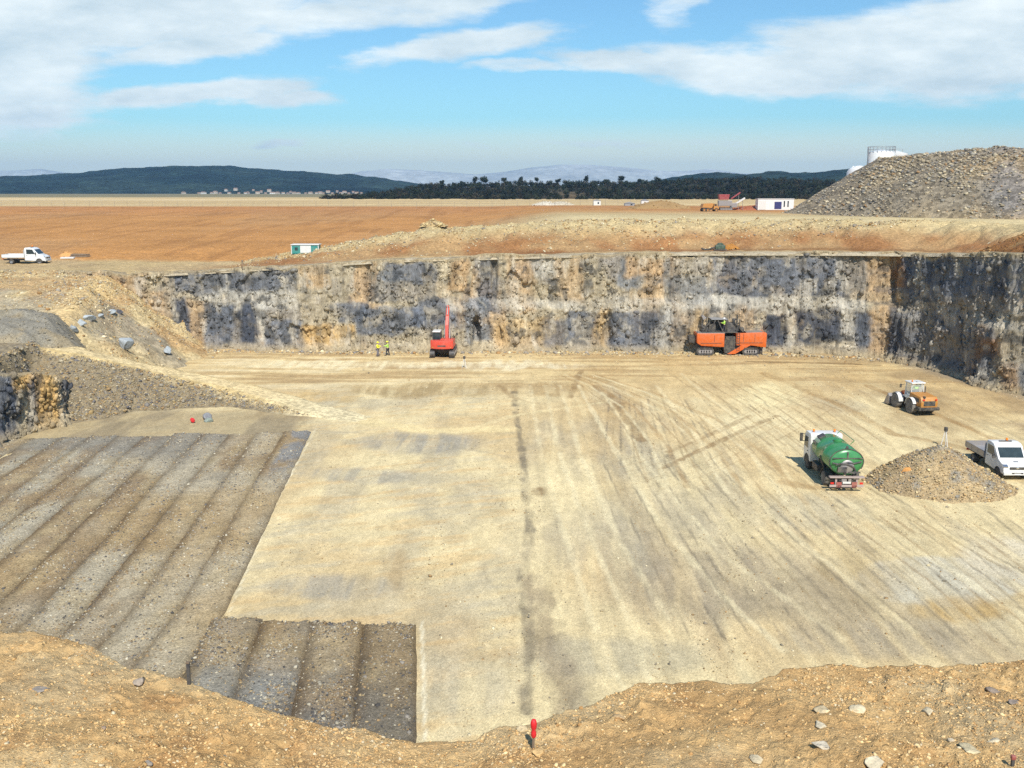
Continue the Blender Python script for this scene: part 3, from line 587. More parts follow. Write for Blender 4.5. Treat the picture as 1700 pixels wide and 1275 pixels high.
# ------------------------------------------------------------ upper ground reaching the horizon
def ground_color(X, Y, Z, d):
    n = fbm(X / 5, Y / 5, o=5, seed=51); n2 = fbm(X / 26, Y / 40, o=4, seed=52)
    tan, red, fld, pale = S(202, 176, 128), S(166, 120, 78), S(198, 144, 86), S(222, 190, 138)
    C = lerp(tan, S(190, 164, 122), ss(.4, .65, n)) * np.ones(X.shape + (1,))
    wx = ss(-46, -30, X)
    C = lerp(C, red, wx * ss(1.8, 5, d + 3 * (n - .5)) * ss(13, 9.5, d + 3 * (n - .5)) * (.55 + .45 * ss(.35, .6, n)))
    C = lerp(C, S(128, 86, 52), wx * np.exp(-((d - 5.2 - 2 * (n2 - .5)) / .9) ** 2) * .6 * ss(.4, .6, n2))
    C = lerp(C, S(204, 184, 138), wx * ss(11, 15, d + 3 * (n - .5)) * .85)
    C = lerp(C, S(188, 176, 152), ss(4, .5, d) * .8 * (X > -46))
    # light haul road on the plateau, behind the crest
    C = lerp(C, S(226, 205, 156), ss(-10, 6, X) * ss(20, 28, d) * ss(70, 45, d) * .8)
    back = ss(30, 48, d) ; w = 1 - ss(-16, 14, X) * ss(120, 60, d)
    left = ss(14, 19, d) * ss(-22, -30, X)
    fm = np.maximum(back * w, left); Cfld = lerp(fld, S(190, 146, 98), ss(.4, .65, n2) * .6); Cfld = lerp(Cfld, S(190, 132, 86), ss(235, 330, Y) * .5)
    furrow = fbm(X / 60, Y / 2.0, o=4, seed=53, g=.65); Cfld = Cfld * (1 + .34 * (furrow - .5))[..., None]
    Cfld = lerp(Cfld, S(150, 104, 62), ss(.58, .68, fbm(X / 2, Y / 25, o=3, seed=56)) * .35)
    C = lerp(C, Cfld, fm)
    fe = 330 - .25 * np.maximum(X + 20, 0)
    C = lerp(C, S(206, 178, 128), ss(fe, fe + 12, Y)); C = lerp(C, S(224, 198, 150), ss(.4, .6, fbm(X / 300, Y / 40, o=3, seed=54)) * ss(fe + 10, fe + 60, Y) * .9)
    C = lerp(C, S(190, 130, 84), ss(20, 80, X) * ss(190, 240, Y) * ss(320, 260, Y) * .5)
    return lerp(C, S(110, 110, 84), ss(640, 760, Y) * .8)
xi = np.concatenate((np.linspace(-190, -60, 200), np.linspace(-60, 70, 420)[1:], np.linspace(70, 230, 200)[1:]))
tt = np.concatenate((np.arange(0, 36, .42), 36 * (330 / 36.) ** (np.arange(1, 80) / 79), 330 * (9600 / 330.) ** (np.arange(1, 40) / 39)))
XI, T = np.meshgrid(xi, tt); X = XI * (1 + .012 * np.minimum(T, 500) + .0045 * np.maximum(T - 500, 0)); Y = np.where(XI < 46.2, yr(XI), 115) + T
dd = np.where(X < 46.2, Y - yr(X), np.hypot(np.maximum(X - 46.2, 0), Y - 115)); Z = upper_z(X, Y)
Z[0] = np.where(xi < 46.2, Z[0] - .35, Z[0]); Z[1] -= .1 * (xi < 46.2)
tag(grid('ground', X, Y, Z, ground_color(X, Y, Z, dd) * K, M_GROUND), 'orange tan plain running from the pit rim to the wooded hills', kind='structure')
yi = np.linspace(20, 115, 240); tt2 = np.concatenate((np.arange(0, 30, .5), 30 * (260 / 30.) ** (np.arange(1, 30) / 29)))
YI, T = np.meshgrid(yi, tt2); X = xr(YI) + T; Y = YI.copy(); Z = upper_z(X, Y); Z[0] -= .35
tag(grid('ground', X, Y, Z, ground_color(X, Y, Z, T) * K, M_GROUND, flip=True), 'tan bench ground above the right hand quarry face', kind='structure')

# ------------------------------------------------------------ foreground berm
EDGE = np.array([(-700, 1080), (-200, 1050), (0, 1048), (60, 1052), (120, 1066), (165, 1078), (215, 1108), (310, 1130), (390, 1165), (470, 1188), (560, 1212), (605, 1213), (640, 1226), (690, 1229), (790, 1229), (830, 1212), (880, 1204), (940, 1182), (1000, 1160), (1060, 1134), (1150, 1134), (1250, 1136), (1300, 1114), (1350, 1104),
                 (1450, 1106), (1560, 1104), (1700, 1098), (1900, 1104), (2400, 1130)], float)
DE = 14.0
def fore_point(px, t):
    """Point on the berm along one bearing; t in 0..1 runs from the feet to the crest, t > 1 down the far side."""
    ey = np.interp(px, EDGE[:, 0], EDGE[:, 1]) + 7 * (fbm(px / 26, px * 0, o=3, seed=61) - .5)
    b = (px - CX) / F; v = (CY - ey) / F; slope = -( -ST + v * CT) / (CT + v * ST); b = b / (CT + v * ST)
    return b, slope
pxs = np.arange(-520, 2240, 3.0); tv = np.concatenate((np.linspace(-.25, 1, 250), 1 + np.linspace(.012, .9, 40)))
PXs, T = np.meshgrid(pxs, tv); Bb, SL = fore_point(PXs, T)
def fore_xyz(PXs, T, Bb, SL):
    he = 6.2; de = he / SL; dn = 5.0
    Yb = np.where(T < 1, dn + (de - dn) * np.minimum(T, 1), de + 5 * (T - 1)); Yb = np.maximum(Yb, 3.0)
    h = he - .9 * (1 - np.clip(T, -.3, 1)) + np.maximum(T - 1, 0) * 14 + 1.0 * ss(1, 1.25, T)
    Xb = Bb * Yb
    amp = .72 * ss(-.2, .0, T) * (1 - ss(.93, 1.0, T) * .45); x, y = Xb * 1.4, Yb * 1.4
    n = fbm(x / 1.3, y / 1.3, o=3, seed=62) - .5; rid = 1 - np.abs(2 * fbm(x * 1.6, y * 1.6, o=4, seed=63) - 1); cl = fbm(x * 3.2, y * 3.2, o=4, seed=64, g=.65) - .5
    q = vn(x * 7 + 3 * cl, y * 7, seed=65); cl2 = np.maximum(q - .5, 0); rough = ss(.42, .6, fbm(x / 1.6, y / 1.6, seed=66))
    h = h - amp * (.26 * n + .10 * (rid - .7) + .15 * cl + .2 * cl2 * rough)
    return Xb, Yb, np.maximum(HC - h, -.5), n, cl, rid
Xb, Yb, Zb, n, cl, rid = fore_xyz(PXs, T, Bb, SL)
C = lerp(S(228, 190, 132), S(212, 172, 116), ss(.38, .62, fbm(Xb / 1.2, Yb / 1.2, o=5, seed=67))); C = lerp(C, S(234, 204, 152), ss(.55, .72, fbm(Xb / 2.5, Yb / 2.5, o=3, seed=68)) * .7)
C = lerp(C, S(190, 142, 90), ss(.6, .74, fbm(Xb * 1.4, Yb * 1.4, o=4, seed=69)) * .5); C = lerp(C, S(218, 196, 152), ss(.56, .72, fbm(Xb / 1.8 + 9, Yb / 1.8, o=4, seed=70)) * .6)
tag(grid('foreground_bank', Xb, Yb, Zb, C * K, M_SOIL), 'orange tan clod strewn soil bank at the pit edge in the foreground', kind='structure')
def fore_at(px, t):
    p = np.array([float(px)]); b, s_ = fore_point(p, np.array([t])); x, y, z, *_ = fore_xyz(p, np.array([t]), b, s_); return np.array((x[0], y[0], z[0]))
def fore_hit(px, py):
    """Berm point seen at this place in the photo."""
    ts = np.linspace(.2, .985, 400); p = np.full(400, float(px)); b, s_ = fore_point(p, ts); x, y, z, *_ = fore_xyz(p, ts, b, s_); qx, qy = PX(x, y, z)
    i = int(np.argmin(np.abs(qy - py))); return np.array((x[i], y[i], z[i]))
n_ = 60000; pp = rng.uniform(-150, 1850, n_); ts = rng.uniform(.1, 1.0, n_) ** .8; b, s_ = fore_point(pp, ts); x, y, z, nn, cc, rr = fore_xyz(pp, ts, b, s_)
keep = rng.random(n_) < .25 + .75 * ss(.45, .62, fbm(x / 1.4, y / 1.4, o=3, seed=71)) * np.where(pp > 800, 1.15, .8); P = np.stack((x, y, z), 1)[keep]; sz = np.exp(rng.normal(-3.75, .55, keep.sum())).clip(.01, .075)
cl_ = scatter('soil_clod', P, sz, pick([S(228, 190, 132) * K, S(214, 174, 118) * K, S(234, 204, 152) * K, S(222, 204, 168) * K, S(196, 154, 102) * K], len(P), .08, [.32, .3, .2, .06, .12]), M_STONE)
tag(cl_, 'small crumbled clods and chips strewn over the foreground soil', 'clods', kind='stuff')

# ------------------------------------------------------------ gravel windrows left by the surface miner
LX = lambda y: np.interp(y, [G(375, 1020)[1], G(520, 714)[1]], [G(375, 1020)[0], G(520, 714)[0]])     # right edge of the long rows
RX = lambda y: np.interp(y, [G(694, 1225)[1], G(690, 1030)[1]], [G(694, 1225)[0], G(690, 1030)[0]])     # right edge of the short rows
ORD = ['first', 'second', 'third', 'fourth', 'fifth', 'sixth', 'seventh', 'eighth', 'ninth', 'tenth', 'eleventh', 'twelfth']
def windrow(x_right, width, y0, y1, tone, label, group, sd, h=.13, fade=0.0, nst=900, dk=.74, blue=0.0):
    ys = np.arange(y0, y1, .3); u = np.linspace(0, 1, 19); U, YY = np.meshgrid(u, ys)
    e0 = x_right(YY) - width - .16 + .12 * (fbm(YY / 2, YY * 0, o=3, seed=sd) - .5); XX = e0 + U * (width + .16) + .1 * (fbm(YY / 1.5, U * 3, o=2, seed=sd + 1) - .5) * np.sin(np.pi * U)
    endt = ss(0, 1.1, YY - y0) * ss(0, .5, y1 - YY - .5 * fbm(U * 6, YY * 0, o=3, seed=sd + 2))
    prof = ss(0, .13, U) * ss(1, .90, U)
    hh = h * (1 - fade * ss(55, 80, YY))
    ZZ = -.04 + (hh * prof + .10 * (fbm(XX * 1.6, YY * 1.2, o=4, seed=sd + 3) - .5) * (.3 + prof) + .05) * endt
    n = fbm(XX / 1.2, YY / 2.5, o=5, seed=sd + 4); n2 = fbm(XX / 3, YY / 7, o=3, seed=sd + 5); big = fbm(XX / 9, YY / 11, o=3, seed=9)
    C = lerp(tone * np.ones(XX.shape + (1,)), S(160, 134, 98), ss(.45, .7, n2) * .8); C = lerp(C, S(196, 176, 136), ss(.5, .7, n) * .6); C = lerp(C, S(128, 124, 118), ss(.52, .7, 1 - big) * .55 + ss(.55, .7, n2) * 0)
    C = lerp(C, S(196, 166, 116), ss(.52, .66, big) * .45)
    C = lerp(C, S(126, 104, 76), np.maximum(ss(.34, .06, U) * (.5 + .5 * ss(.35, .6, n2)), ss(.92, .99, U) * .7) * (.75 - .4 * fade * ss(50, 75, YY)))  # brown fines at the edges; left band also paints the row's shaded side
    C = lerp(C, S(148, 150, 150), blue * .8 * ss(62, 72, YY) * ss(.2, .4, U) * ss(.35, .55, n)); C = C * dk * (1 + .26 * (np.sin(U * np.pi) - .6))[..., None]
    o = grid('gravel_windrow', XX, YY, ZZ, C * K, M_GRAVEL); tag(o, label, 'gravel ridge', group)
    a, b = rng.uniform(.05, .95, nst), rng.uniform(0, 1, nst); b = b ** 1.2
    iy = (b * (len(ys) - 1)).astype(int); iu = (a * 18).astype(int); P = np.stack((XX[iy, iu] + rng.uniform(-.06, .06, nst), YY[iy, iu] + rng.uniform(-.15, .15, nst), ZZ[iy, iu] + .0), 1)
    keep = rng.random(nst) < .2 + .8 * ss(.4, .62, fbm(P[:, 0] / 1.5, P[:, 1] / 3, o=3, seed=sd + 6)); P = P[keep]
    s_ = scatter('stones', P, np.exp(rng.normal(-2.4, .45, len(P))).clip(.035, .3), pick([S(206, 196, 172) * K * dk, S(160, 152, 140) * K * dk, S(190, 168, 128) * K * dk, S(104, 101, 98) * K * dk, S(166, 140, 104) * K * dk], len(P), .14), M_STONE, o)
    s_['kind'] = 'stuff'
    return o
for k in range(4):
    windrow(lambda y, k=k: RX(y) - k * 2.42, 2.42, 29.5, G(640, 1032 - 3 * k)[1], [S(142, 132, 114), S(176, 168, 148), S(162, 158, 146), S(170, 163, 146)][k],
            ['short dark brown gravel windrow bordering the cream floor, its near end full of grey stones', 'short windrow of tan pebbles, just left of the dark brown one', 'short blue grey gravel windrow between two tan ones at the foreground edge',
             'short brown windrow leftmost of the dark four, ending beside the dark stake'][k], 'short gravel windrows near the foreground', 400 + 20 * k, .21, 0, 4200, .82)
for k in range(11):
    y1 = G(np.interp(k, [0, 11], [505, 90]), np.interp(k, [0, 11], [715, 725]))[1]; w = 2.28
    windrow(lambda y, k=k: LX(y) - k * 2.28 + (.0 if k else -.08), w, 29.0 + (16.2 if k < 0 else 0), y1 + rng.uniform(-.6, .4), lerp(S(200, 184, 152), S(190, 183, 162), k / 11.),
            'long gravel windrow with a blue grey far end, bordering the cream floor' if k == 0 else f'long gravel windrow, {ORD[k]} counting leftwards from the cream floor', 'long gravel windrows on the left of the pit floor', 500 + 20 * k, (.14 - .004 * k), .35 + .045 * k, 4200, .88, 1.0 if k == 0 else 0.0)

# ------------------------------------------------------------ rubble, heaps, stones
GREYS = [S(170, 160, 142) * K, S(148, 142, 134) * K, S(192, 174, 136) * K, S(126, 122, 122) * K, S(204, 190, 160) * K, S(180, 150, 108) * K]
TANS = [S(212, 190, 144) * K, S(196, 168, 118) * K, S(182, 162, 128) * K, S(222, 206, 170) * K, S(176, 138, 92) * K, S(160, 150, 136) * K]
def strew(name, n, fx, size, cols, label, cat, zf=ground_z, mask=None, vec=None):
    x, y = fx(n); z = vec(x, y)
    if mask is not None:
        m = mask(x, y, z); x, y, z = x[m], y[m], z[m]
    s_ = np.exp(rng.normal(math.log(size[0]), size[1], len(x))).clip(size[0] * .4, size[2])
    o = scatter(name, np.stack((x, y, z + s_ * .08), 1), s_, pick(cols, len(x), .13), M_STONE); return tag(o, label, cat, kind='stuff')
def dramp(x, y): return seg_dist(x, y, RAMP)[0]
strew('rubble', 60000, lambda n: (rng.uniform(-46, -14, n), rng.uniform(77, 100, n)), (.14, .5, .7), [c * .84 for c in GREYS + TANS[1:3]], 'broken stones covering the bank below the haul ramp', 'rubble',
      vec=left_z, mask=lambda x, y, z: (z > .1) & (dramp(x, y) > 1.7) & (y < np.interp(x, RAMP[:, 0], RAMP[:, 1])) & (rng.random(len(x)) < .5 + .5 * ss(.42, .6, fbm(x / 4, y / 4, seed=201))))
strew('rubble', 26000, lambda n: (rng.uniform(-92, -38, n), rng.uniform(90, 126, n)), (.18, .5, .8), TANS, 'pale tan stones scattered over the slope above the ramp', 'rubble',
      vec=left_z, mask=lambda x, y, z: (z > .1) & (dramp(x, y) > 1.8) & (rng.random(len(x)) < .2 + .8 * ss(.42, .62, fbm(x / 6, y / 6, seed=202))))
strew('rubble', 26000, lambda n: (rng.uniform(-38, 66, n), rng.uniform(126, 143, n)), (.17, .5, .8), TANS, 'tan broken stones along the bank behind the pit rim', 'rubble',
      vec=upper_z, mask=lambda x, y, z: (y - yr(x) > 5) & (y - yr(x) < 21) & (rng.random(len(x)) < (.2 + .8 * ss(8, 12, y - yr(x))) * (.25 + .75 * ss(.4, .6, fbm(x / 4, y / 3, seed=203)))))
strew('rubble', 2600, lambda n: (rng.uniform(-44, 46, n), 1 - rng.beta(1, 3, n)), (.22, .5, .8), TANS + GREYS[:3], 'fallen stones along the foot of the quarry face', 'rubble',
      vec=lambda x, y: np.zeros(len(x)), mask=None) if False else None
x = rng.uniform(-42, 47, 2400); y = yr(x) - 1.2 - rng.exponential(.7, 2400); s_ = np.exp(rng.normal(-1.35, .5, 2400)).clip(.1, .9)
tag(scatter('rubble', np.stack((x, y, s_ * .1), 1), s_, pick(TANS + GREYS[:3], 2400, .13), M_STONE), 'fallen stones along the foot of the quarry face', 'rubble', kind='stuff')

def heap(name, cx, cy, rx, ry, h, cols, label, cat, nst, size, res=.25, sd=0, base=0.0, p=1.25, mat=None, loc_z=None, zf=None):
    gx = np.arange(-rx * 1.1, rx * 1.1 + res, res); gy = np.arange(-ry * 1.1, ry * 1.1 + res, res); X, Y = np.meshgrid(gx, gy)
    r = np.hypot(X / rx, Y / ry) + .30 * (fbm((X + cx) / (rx * .5), (Y + cy) / (ry * .5), o=3, seed=sd) - .5)
    Z = h * np.clip(1 - r, -.3, 1) ** 1.0 if p == 1 else h * np.where(r < 1, np.clip(1 - r, 0, 1) ** (1 / p) * np.clip(1.25 - .25 * (1 - r), 0, 1.2) * .9, (1 - r) * .9)
    Z = Z + .10 * h ** .6 * (fbm(X / (res * 5), Y / (res * 5), o=4, seed=sd + 1) - .5)
    if zf is not None: Z = np.where(r < 1.0, Z, Z - .3) + zf(X + cx, Y + cy) - base
    n = fbm((X + cx) / (rx * .4), (Y + cy) / (rx * .4), o=4, seed=sd + 2)
    C = lerp(cols[0] * np.ones(X.shape + (1,)), cols[1], ss(.38, .62, n)); C = lerp(C, cols[2], ss(.55, .72, fbm(X / (rx * .25), Y / (rx * .25), o=4, seed=sd + 3)) * .8)
    z0 = base if loc_z is None else loc_z
    o = grid(name, X, Y, Z, C, mat or M_GRAVEL, mask=(r < 1.12)); o.location = (cx, cy, z0); tag(o, label, cat)
    if nst:
        a = rng.uniform(0, 2 * math.pi, nst); rr = np.sqrt(rng.random(nst)) * 1.02; px, py = rr * np.cos(a) * rx, rr * np.sin(a) * ry
        ii = np.clip(((py - gy[0]) / res).round().astype(int), 0, len(gy) - 1); jj = np.clip(((px - gx[0]) / res).round().astype(int), 0, len(gx) - 1)
        s_ = np.exp(rng.normal(math.log(size), .5, nst)).clip(size * .4, size * 4)
        st = scatter('stones', np.stack((px, py, Z[ii, jj] + s_ * .1), 1), s_, pick(cols, nst, .16), M_STONE, o); st['kind'] = 'stuff'
    return o
hp = G(1553, 800); heap('gravel_heap', hp[0], hp[1] - .3, 5.1, 4.3, 2.75, [S(190, 166, 126) * K, S(176, 154, 120) * K, S(152, 146, 134) * K, S(214, 194, 150) * K, S(200, 168, 120) * K],
     'heap of brown gravel between the green tanker and the white flatbed', 'gravel heap', 6000, .10, .16, 610, p=1)
p_ = at(1690, 398, 104); heap('soil_bank', 56.5, 103, 5.5, 9.0, 2.6, [S(160, 112, 66) * K, S(178, 140, 92) * K, S(140, 98, 60) * K], 'red brown soil bank on the rim above the right quarry face', 'soil bank', 500, .2, .3, 660, base=14.0, mat=M_GROUND, zf=upper_z)
def stone(name, loc, size, col, label, cat='stone', rz=0, group=None, sub=2, flat=.6, sd=0, sink=.25):
    bm = bmesh.new(); bmesh.ops.create_icosphere(bm, subdivisions=sub + 1, radius=.5); v = np.array([q.co[:] for q in bm.verts]); r2 = np.random.default_rng(sd + 50)
    for _ in range(16):                     # chop flat faces
        nrm = r2.normal(size=3); nrm /= np.linalg.norm(nrm); dd_ = v @ nrm; lim = r2.uniform(.2, .4); v = v - np.clip(dd_ - lim, 0, None)[:, None] * nrm
    v += .035 * (np.stack([fbm(v[:, 0] * 5, v[:, 1] * 5, v[:, 2] * 5, o=3, seed=sd + i_) for i_ in range(3)], 1) - .5) * 2; v *= np.array(size) * 1.25; f = np.array([[q.index for q in p.verts] for p in bm.faces]); bm.free()
    c = np.clip(col * (1 + .35 * (fbm(v[:, 0] * 3 / max(size), v[:, 1] * 3 / max(size), v[:, 2] * 3 / max(size), o=3, seed=sd) - .5))[:, None], .01, .9)
    o = link(name, raw_mesh(name, v, f, c), M_STONE); o.location = (loc[0], loc[1], loc[2] + size[2] * (.5 - sink)); o.rotation_euler = (r2.uniform(-.15, .15), r2.uniform(-.15, .15), rz)
    return tag(o, label, cat, group)
q = G(1503, 790, .75); stone('boulder', (q[0], q[1] - .2, .95), (.95, .6, .55), S(214, 156, 92) * K, 'orange boulder sitting low on the brown gravel heap', 'boulder', .3, sd=1)
# gravel mound and boulders on the left slope
q = G(28, 556, 6.1); heap('gravel_mound', q[0] - .5, q[1] + 1, 7.2, 5.2, 2.7, [S(158, 148, 126) * K, S(148, 142, 128) * K, S(168, 152, 122) * K], 'smooth mound of fine grey gravel above the head of the ramp', 'gravel mound', 900, .12, .3, 620, base=float(left_z(q[0], q[1])) - .2, zf=left_z)
def left_hit(px, py):
    d = ray(px, py)
    for D in np.arange(60, 175, .15):
        p = d * (D / d[1]) + np.array((0, 0, HC)); z = ground_z(p[0], p[1])
        if p[2] <= z: return np.array((p[0], p[1], z))
    return G(px, py, 9.8)
BG = S(176, 182, 184) * K
for i, (px, py, w, h, lb) in enumerate([(122, 552, 1.5, 1.1, 'blue grey boulder lowest in the row beside the ramp head'), (136, 541, 1.3, 1.0, 'blue grey boulder second lowest in the row on the slope'), (150, 533, 2.0, 1.2, 'broad blue grey boulder mid row on the left slope'),
                                        (168, 528, 1.2, .8, 'small blue grey boulder right of the broad one in the row'), (186, 521, 1.7, 1.0, 'pale boulder near the top of the row on the left slope'), (199, 522, 1.1, .8, 'dark grey boulder at the top right end of the row'),
                                        (209, 582, 2.1, 2.3, 'large upright blue grey boulder above the ramp below the broken face end'), (277, 588, 1.6, 1.4, 'grey boulder at the left foot of the quarry face')]):
    p = left_hit(px, py); w *= .75; h *= .7; stone('boulder', p, (w, w * .8, h), BG * (.95 + .1 * (i % 3)) if i != 5 else S(104, 104, 112) * K, lb, 'boulder', i * .7, 'blue grey boulders on the left slope', sd=10 + i, sink=.12)
p = left_hit(320, 703); stone('boulder', p + np.array((1.3, .6, 0)), (1.0, .7, .6), S(150, 160, 150) * K, 'grey green stone beside the red drum below the ramp', 'boulder', sd=23)
for i, (px, py, w, lb) in enumerate([(86, 706, 1.2, 'pale grey block at the foot of the left rock face'), (66, 708, .8, 'dark grey block left of the pale one below the rock face'), (345, 696, 1.1, 'grey stone right of the red drum below the ramp')]):
    p = left_hit(px, py); stone('boulder', p, (w, w * .8, w * .6), S(150, 150, 152) * K * (.7 if i == 1 else 1), lb, 'boulder', i, sd=30 + i)
for i, (px, py, w, hh, c, lb) in enumerate([(56, 1146, .36, .09, S(140, 142, 150), 'flat slate grey stone on the orange soil at far left'), (229, 1134, .34, .17, S(150, 146, 150), 'lumpy grey stone near the left crest of the foreground bank'),
        (160, 1210, .1, .08, S(150, 130, 128), 'tiny mauve grey stone low on the left foreground soil'), (232, 1268, .16, .1, S(136, 140, 150), 'small blue grey stone at the bottom edge left of centre'),
        (868, 1212, .26, .2, S(226, 206, 168), 'upright cream stone just left of the red capped stake'), (893, 1250, .34, .12, S(232, 190, 130), 'flat yellow tan block at the foot of the red capped stake'),
        (1028, 1192, .22, .16, S(206, 172, 130), 'rounded tan stone on the crest right of the stake'), (1374, 1181, .34, .12, S(224, 206, 170), 'long pale stone of the upper pale pair on the right bank'), (1424, 1178, .40, .14, S(232, 220, 190), 'whitest stone at the top of the pale group on the right bank'),
        (1368, 1206, .3, .12, S(220, 212, 190), 'pale slab below the long pale stone'), (1376, 1240, .36, .12, S(216, 210, 196), 'pale slab lowest in the pale column on the right bank'), (1466, 1264, .5, .13, S(232, 222, 196), 'large flat white stone at the bottom edge right of centre'),
        (1546, 1182, .26, .12, S(226, 214, 186), 'pale stone alone halfway up the right bank'), (1624, 1246, .42, .1, S(222, 210, 176), 'broad pale stone at lower right'), (1664, 1232, .24, .1, S(226, 216, 190), 'small pale stone right of the broad one'), (1590, 1230, .2, .1, S(220, 208, 186), 'small pale stone left of the broad one'),
        (1266, 1262, .3, .1, S(220, 208, 180), 'pale stone at the bottom edge in the middle of the right bank'), (1652, 1148, .3, .16, S(128, 124, 134), 'dark grey stone under the right crest of the bank'), (1690, 1168, .22, .14, S(112, 112, 128), 'blue grey stone at the right edge below the crest')]):
    p = fore_hit(px, py); stone('stone', p, (w * .66, w * .5, hh * .5), (c * .7 + S(226, 196, 140) * .3) * K * .9, lb, 'stone', i * .9, None, 2, sd=60 + i, sink=.3)

# ------------------------------------------------------------ big spoil pile on the right
def big_pile():
    cx, cy, rx, ry, top = 119.0, 197.0, 63.0, 49.0, 27.0
    gx = np.arange(44, 190, .7); gy = np.arange(142, 256, .7); X, Y = np.meshgrid(gx, gy); g = upper_z(X, Y)
    r = np.hypot((X - cx) / rx, (Y - cy) / ry) + .035 * (fbm(X / 14, Y / 14, o=3, seed=700) - .5) * 2
    Z = 15.0 + np.clip((1 - r) * 37.5, -2, 99); tp = top - .3 + 1.0 * (fbm(X / 7, Y / 7, o=4, seed=701) - .45) + 1.0 * np.exp(-((X - 87) / 3) ** 2)
    Z = np.minimum(Z, tp) + .7 * (fbm(X / 3, Y / 3, o=4, seed=702) - .5)
    Z = np.where(r > 1.0, np.minimum(Z, g - .3), Z)
    n = fbm(X / 12, Y / 12, o=4, seed=703); n2 = fbm(X / 30, Y / 30, o=3, seed=704); px, _ = PX(X, Y, Z)
    C = lerp(S(160, 142, 112), S(146, 134, 114), ss(.4, .6, n)); C = lerp(C, S(184, 154, 110), ss(.5, .68, n2) * .6); C = C * .95; C = lerp(C, S(132, 134, 138), ss(1600, 1680, px) * .6 * ss(.4, .6, n)); C = lerp(C, S(150, 138, 120), ss(1480, 1400, px) * .6)
    o = grid('spoil_pile', X, Y, Z, C * K, M_PILE, mask=(r < 1.06)); tag(o, 'huge flat topped pile of grey brown quarry stone on the right skyline', 'spoil pile')
    n = 70000; i, j = rng.integers(0, int(len(gy) * .56), n), rng.integers(0, len(gx), n); m = (r[i, j] < 1.0); i, j = i[m], j[m]
    m = rng.random(len(i)) < .25 + .75 * ss(.4, .6, fbm(X[i, j] / 9, Y[i, j] / 9, seed=706)); i, j = i[m], j[m]
    s_ = np.exp(rng.normal(-.98, .45, len(i))).clip(.15, 1.3)
    st = scatter('stones', np.stack((X[i, j] + rng.uniform(-.35, .35, len(i)), Y[i, j], Z[i, j] + .1 * s_), 1), s_, pick([S(182, 168, 142) * K, S(158, 152, 140) * K, S(190, 174, 144) * K, S(126, 122, 118) * K, S(206, 192, 162) * K, S(172, 140, 102) * K], len(i), .16, [.28, .26, .16, .14, .08, .08]), M_STONE, o); st['kind'] = 'stuff'
big_pile()
p = at(720, 366, 141); heap('stone_heap', p[0], 141, 1.9, 1.6, 1.0, [S(214, 190, 140) * K, S(200, 172, 124) * K, S(170, 150, 116) * K], 'small pale stone heap topping the bank in front of the orange field', 'stone heap', 140, .28, .2, 640, base=float(upper_z(p[0], 141)) - .1)
p = at(112, 420, 146); heap('soil_heap', p[0], 146, 1.3, 1.1, .8, [S(232, 176, 112) * K, S(222, 166, 104) * K, S(214, 160, 98) * K], 'small orange soil heap behind the white slab by the parked flatbed', 'soil heap', 30, .14, .15, 645, base=float(upper_z(p[0], 146)) - .05, mat=M_SOIL)
for px, D, rx, h, c, lb in [(1095, 262, 8.5, 2.5, S(172, 140, 96), 'brown spoil mound left of the far yellow dumper'), (905, 330, 4.5, 1.5, S(214, 204, 184), 'left one of two small pale gravel mounds at the wood edge'), (930, 334, 5.0, 1.5, S(208, 196, 172), 'right one of two small pale gravel mounds at the wood edge'),
                            (1252, 240, 7.0, 1.3, S(178, 110, 80), 'low reddish mound between the crusher and the white container')]:
    x = (px - CX) / F * (D * CT + 1); heap('spoil_mound', x, D, rx, rx * .7, h, [c * K, c * K * .9, c * K * 1.08], lb, 'spoil mound', 200, .3, .5, 650 + int(px), base=float(upper_z(x, D)) - .1, mat=M_SOIL)

# ------------------------------------------------------------ vehicles
def wheel(root, x, y, r, w, mt=BLACK, mr=GREYP, name='wheel'):
    s = 1 if y > 0 else -1; k = r * .56
    m = MB(); m.lathe([(k, -w / 2), (r * .93, -w / 2), (r, -w * .36), (r, w * .36), (r * .93, w / 2), (k, w / 2), (k, -w / 2 + .01)], (x, y, r), 'Y', 28)
    t = m.build(name, mt, root, 40)
    m = MB(); m.lathe([(.05, -w * .2), (k * 1.02, -w * .42), (k * 1.02, w * .42), (k * .8, w * .40), (k * .72, w * .22), (k * .34, w * .22), (k * .3, w * .36), (.02, w * .36)] if s < 0 else [(.02, -w * .36), (k * .3, -w * .36), (k * .34, -w * .22), (k * .72, -w * .22), (k * .8, -w * .40), (k * 1.02, -w * .42), (k * 1.02, w * .42), (.05, w * .2)], (x, y, r), 'Y', 20)
    m.build('rim', mr, t, 40); return t
def beacon(root, loc, name='beacon', mat=None, h=.2):
    m = MB(); m.lathe([(.09, 0), (.09, .04)], loc, seg=12); b = m.build(name, BLACK, root)
    m = MB(); m.lathe([(.085, .04), (.085, h * .8), (.05, h), (.01, h + .01)], loc, seg=12); m.build('lens', mat or AMBER, b, 40)
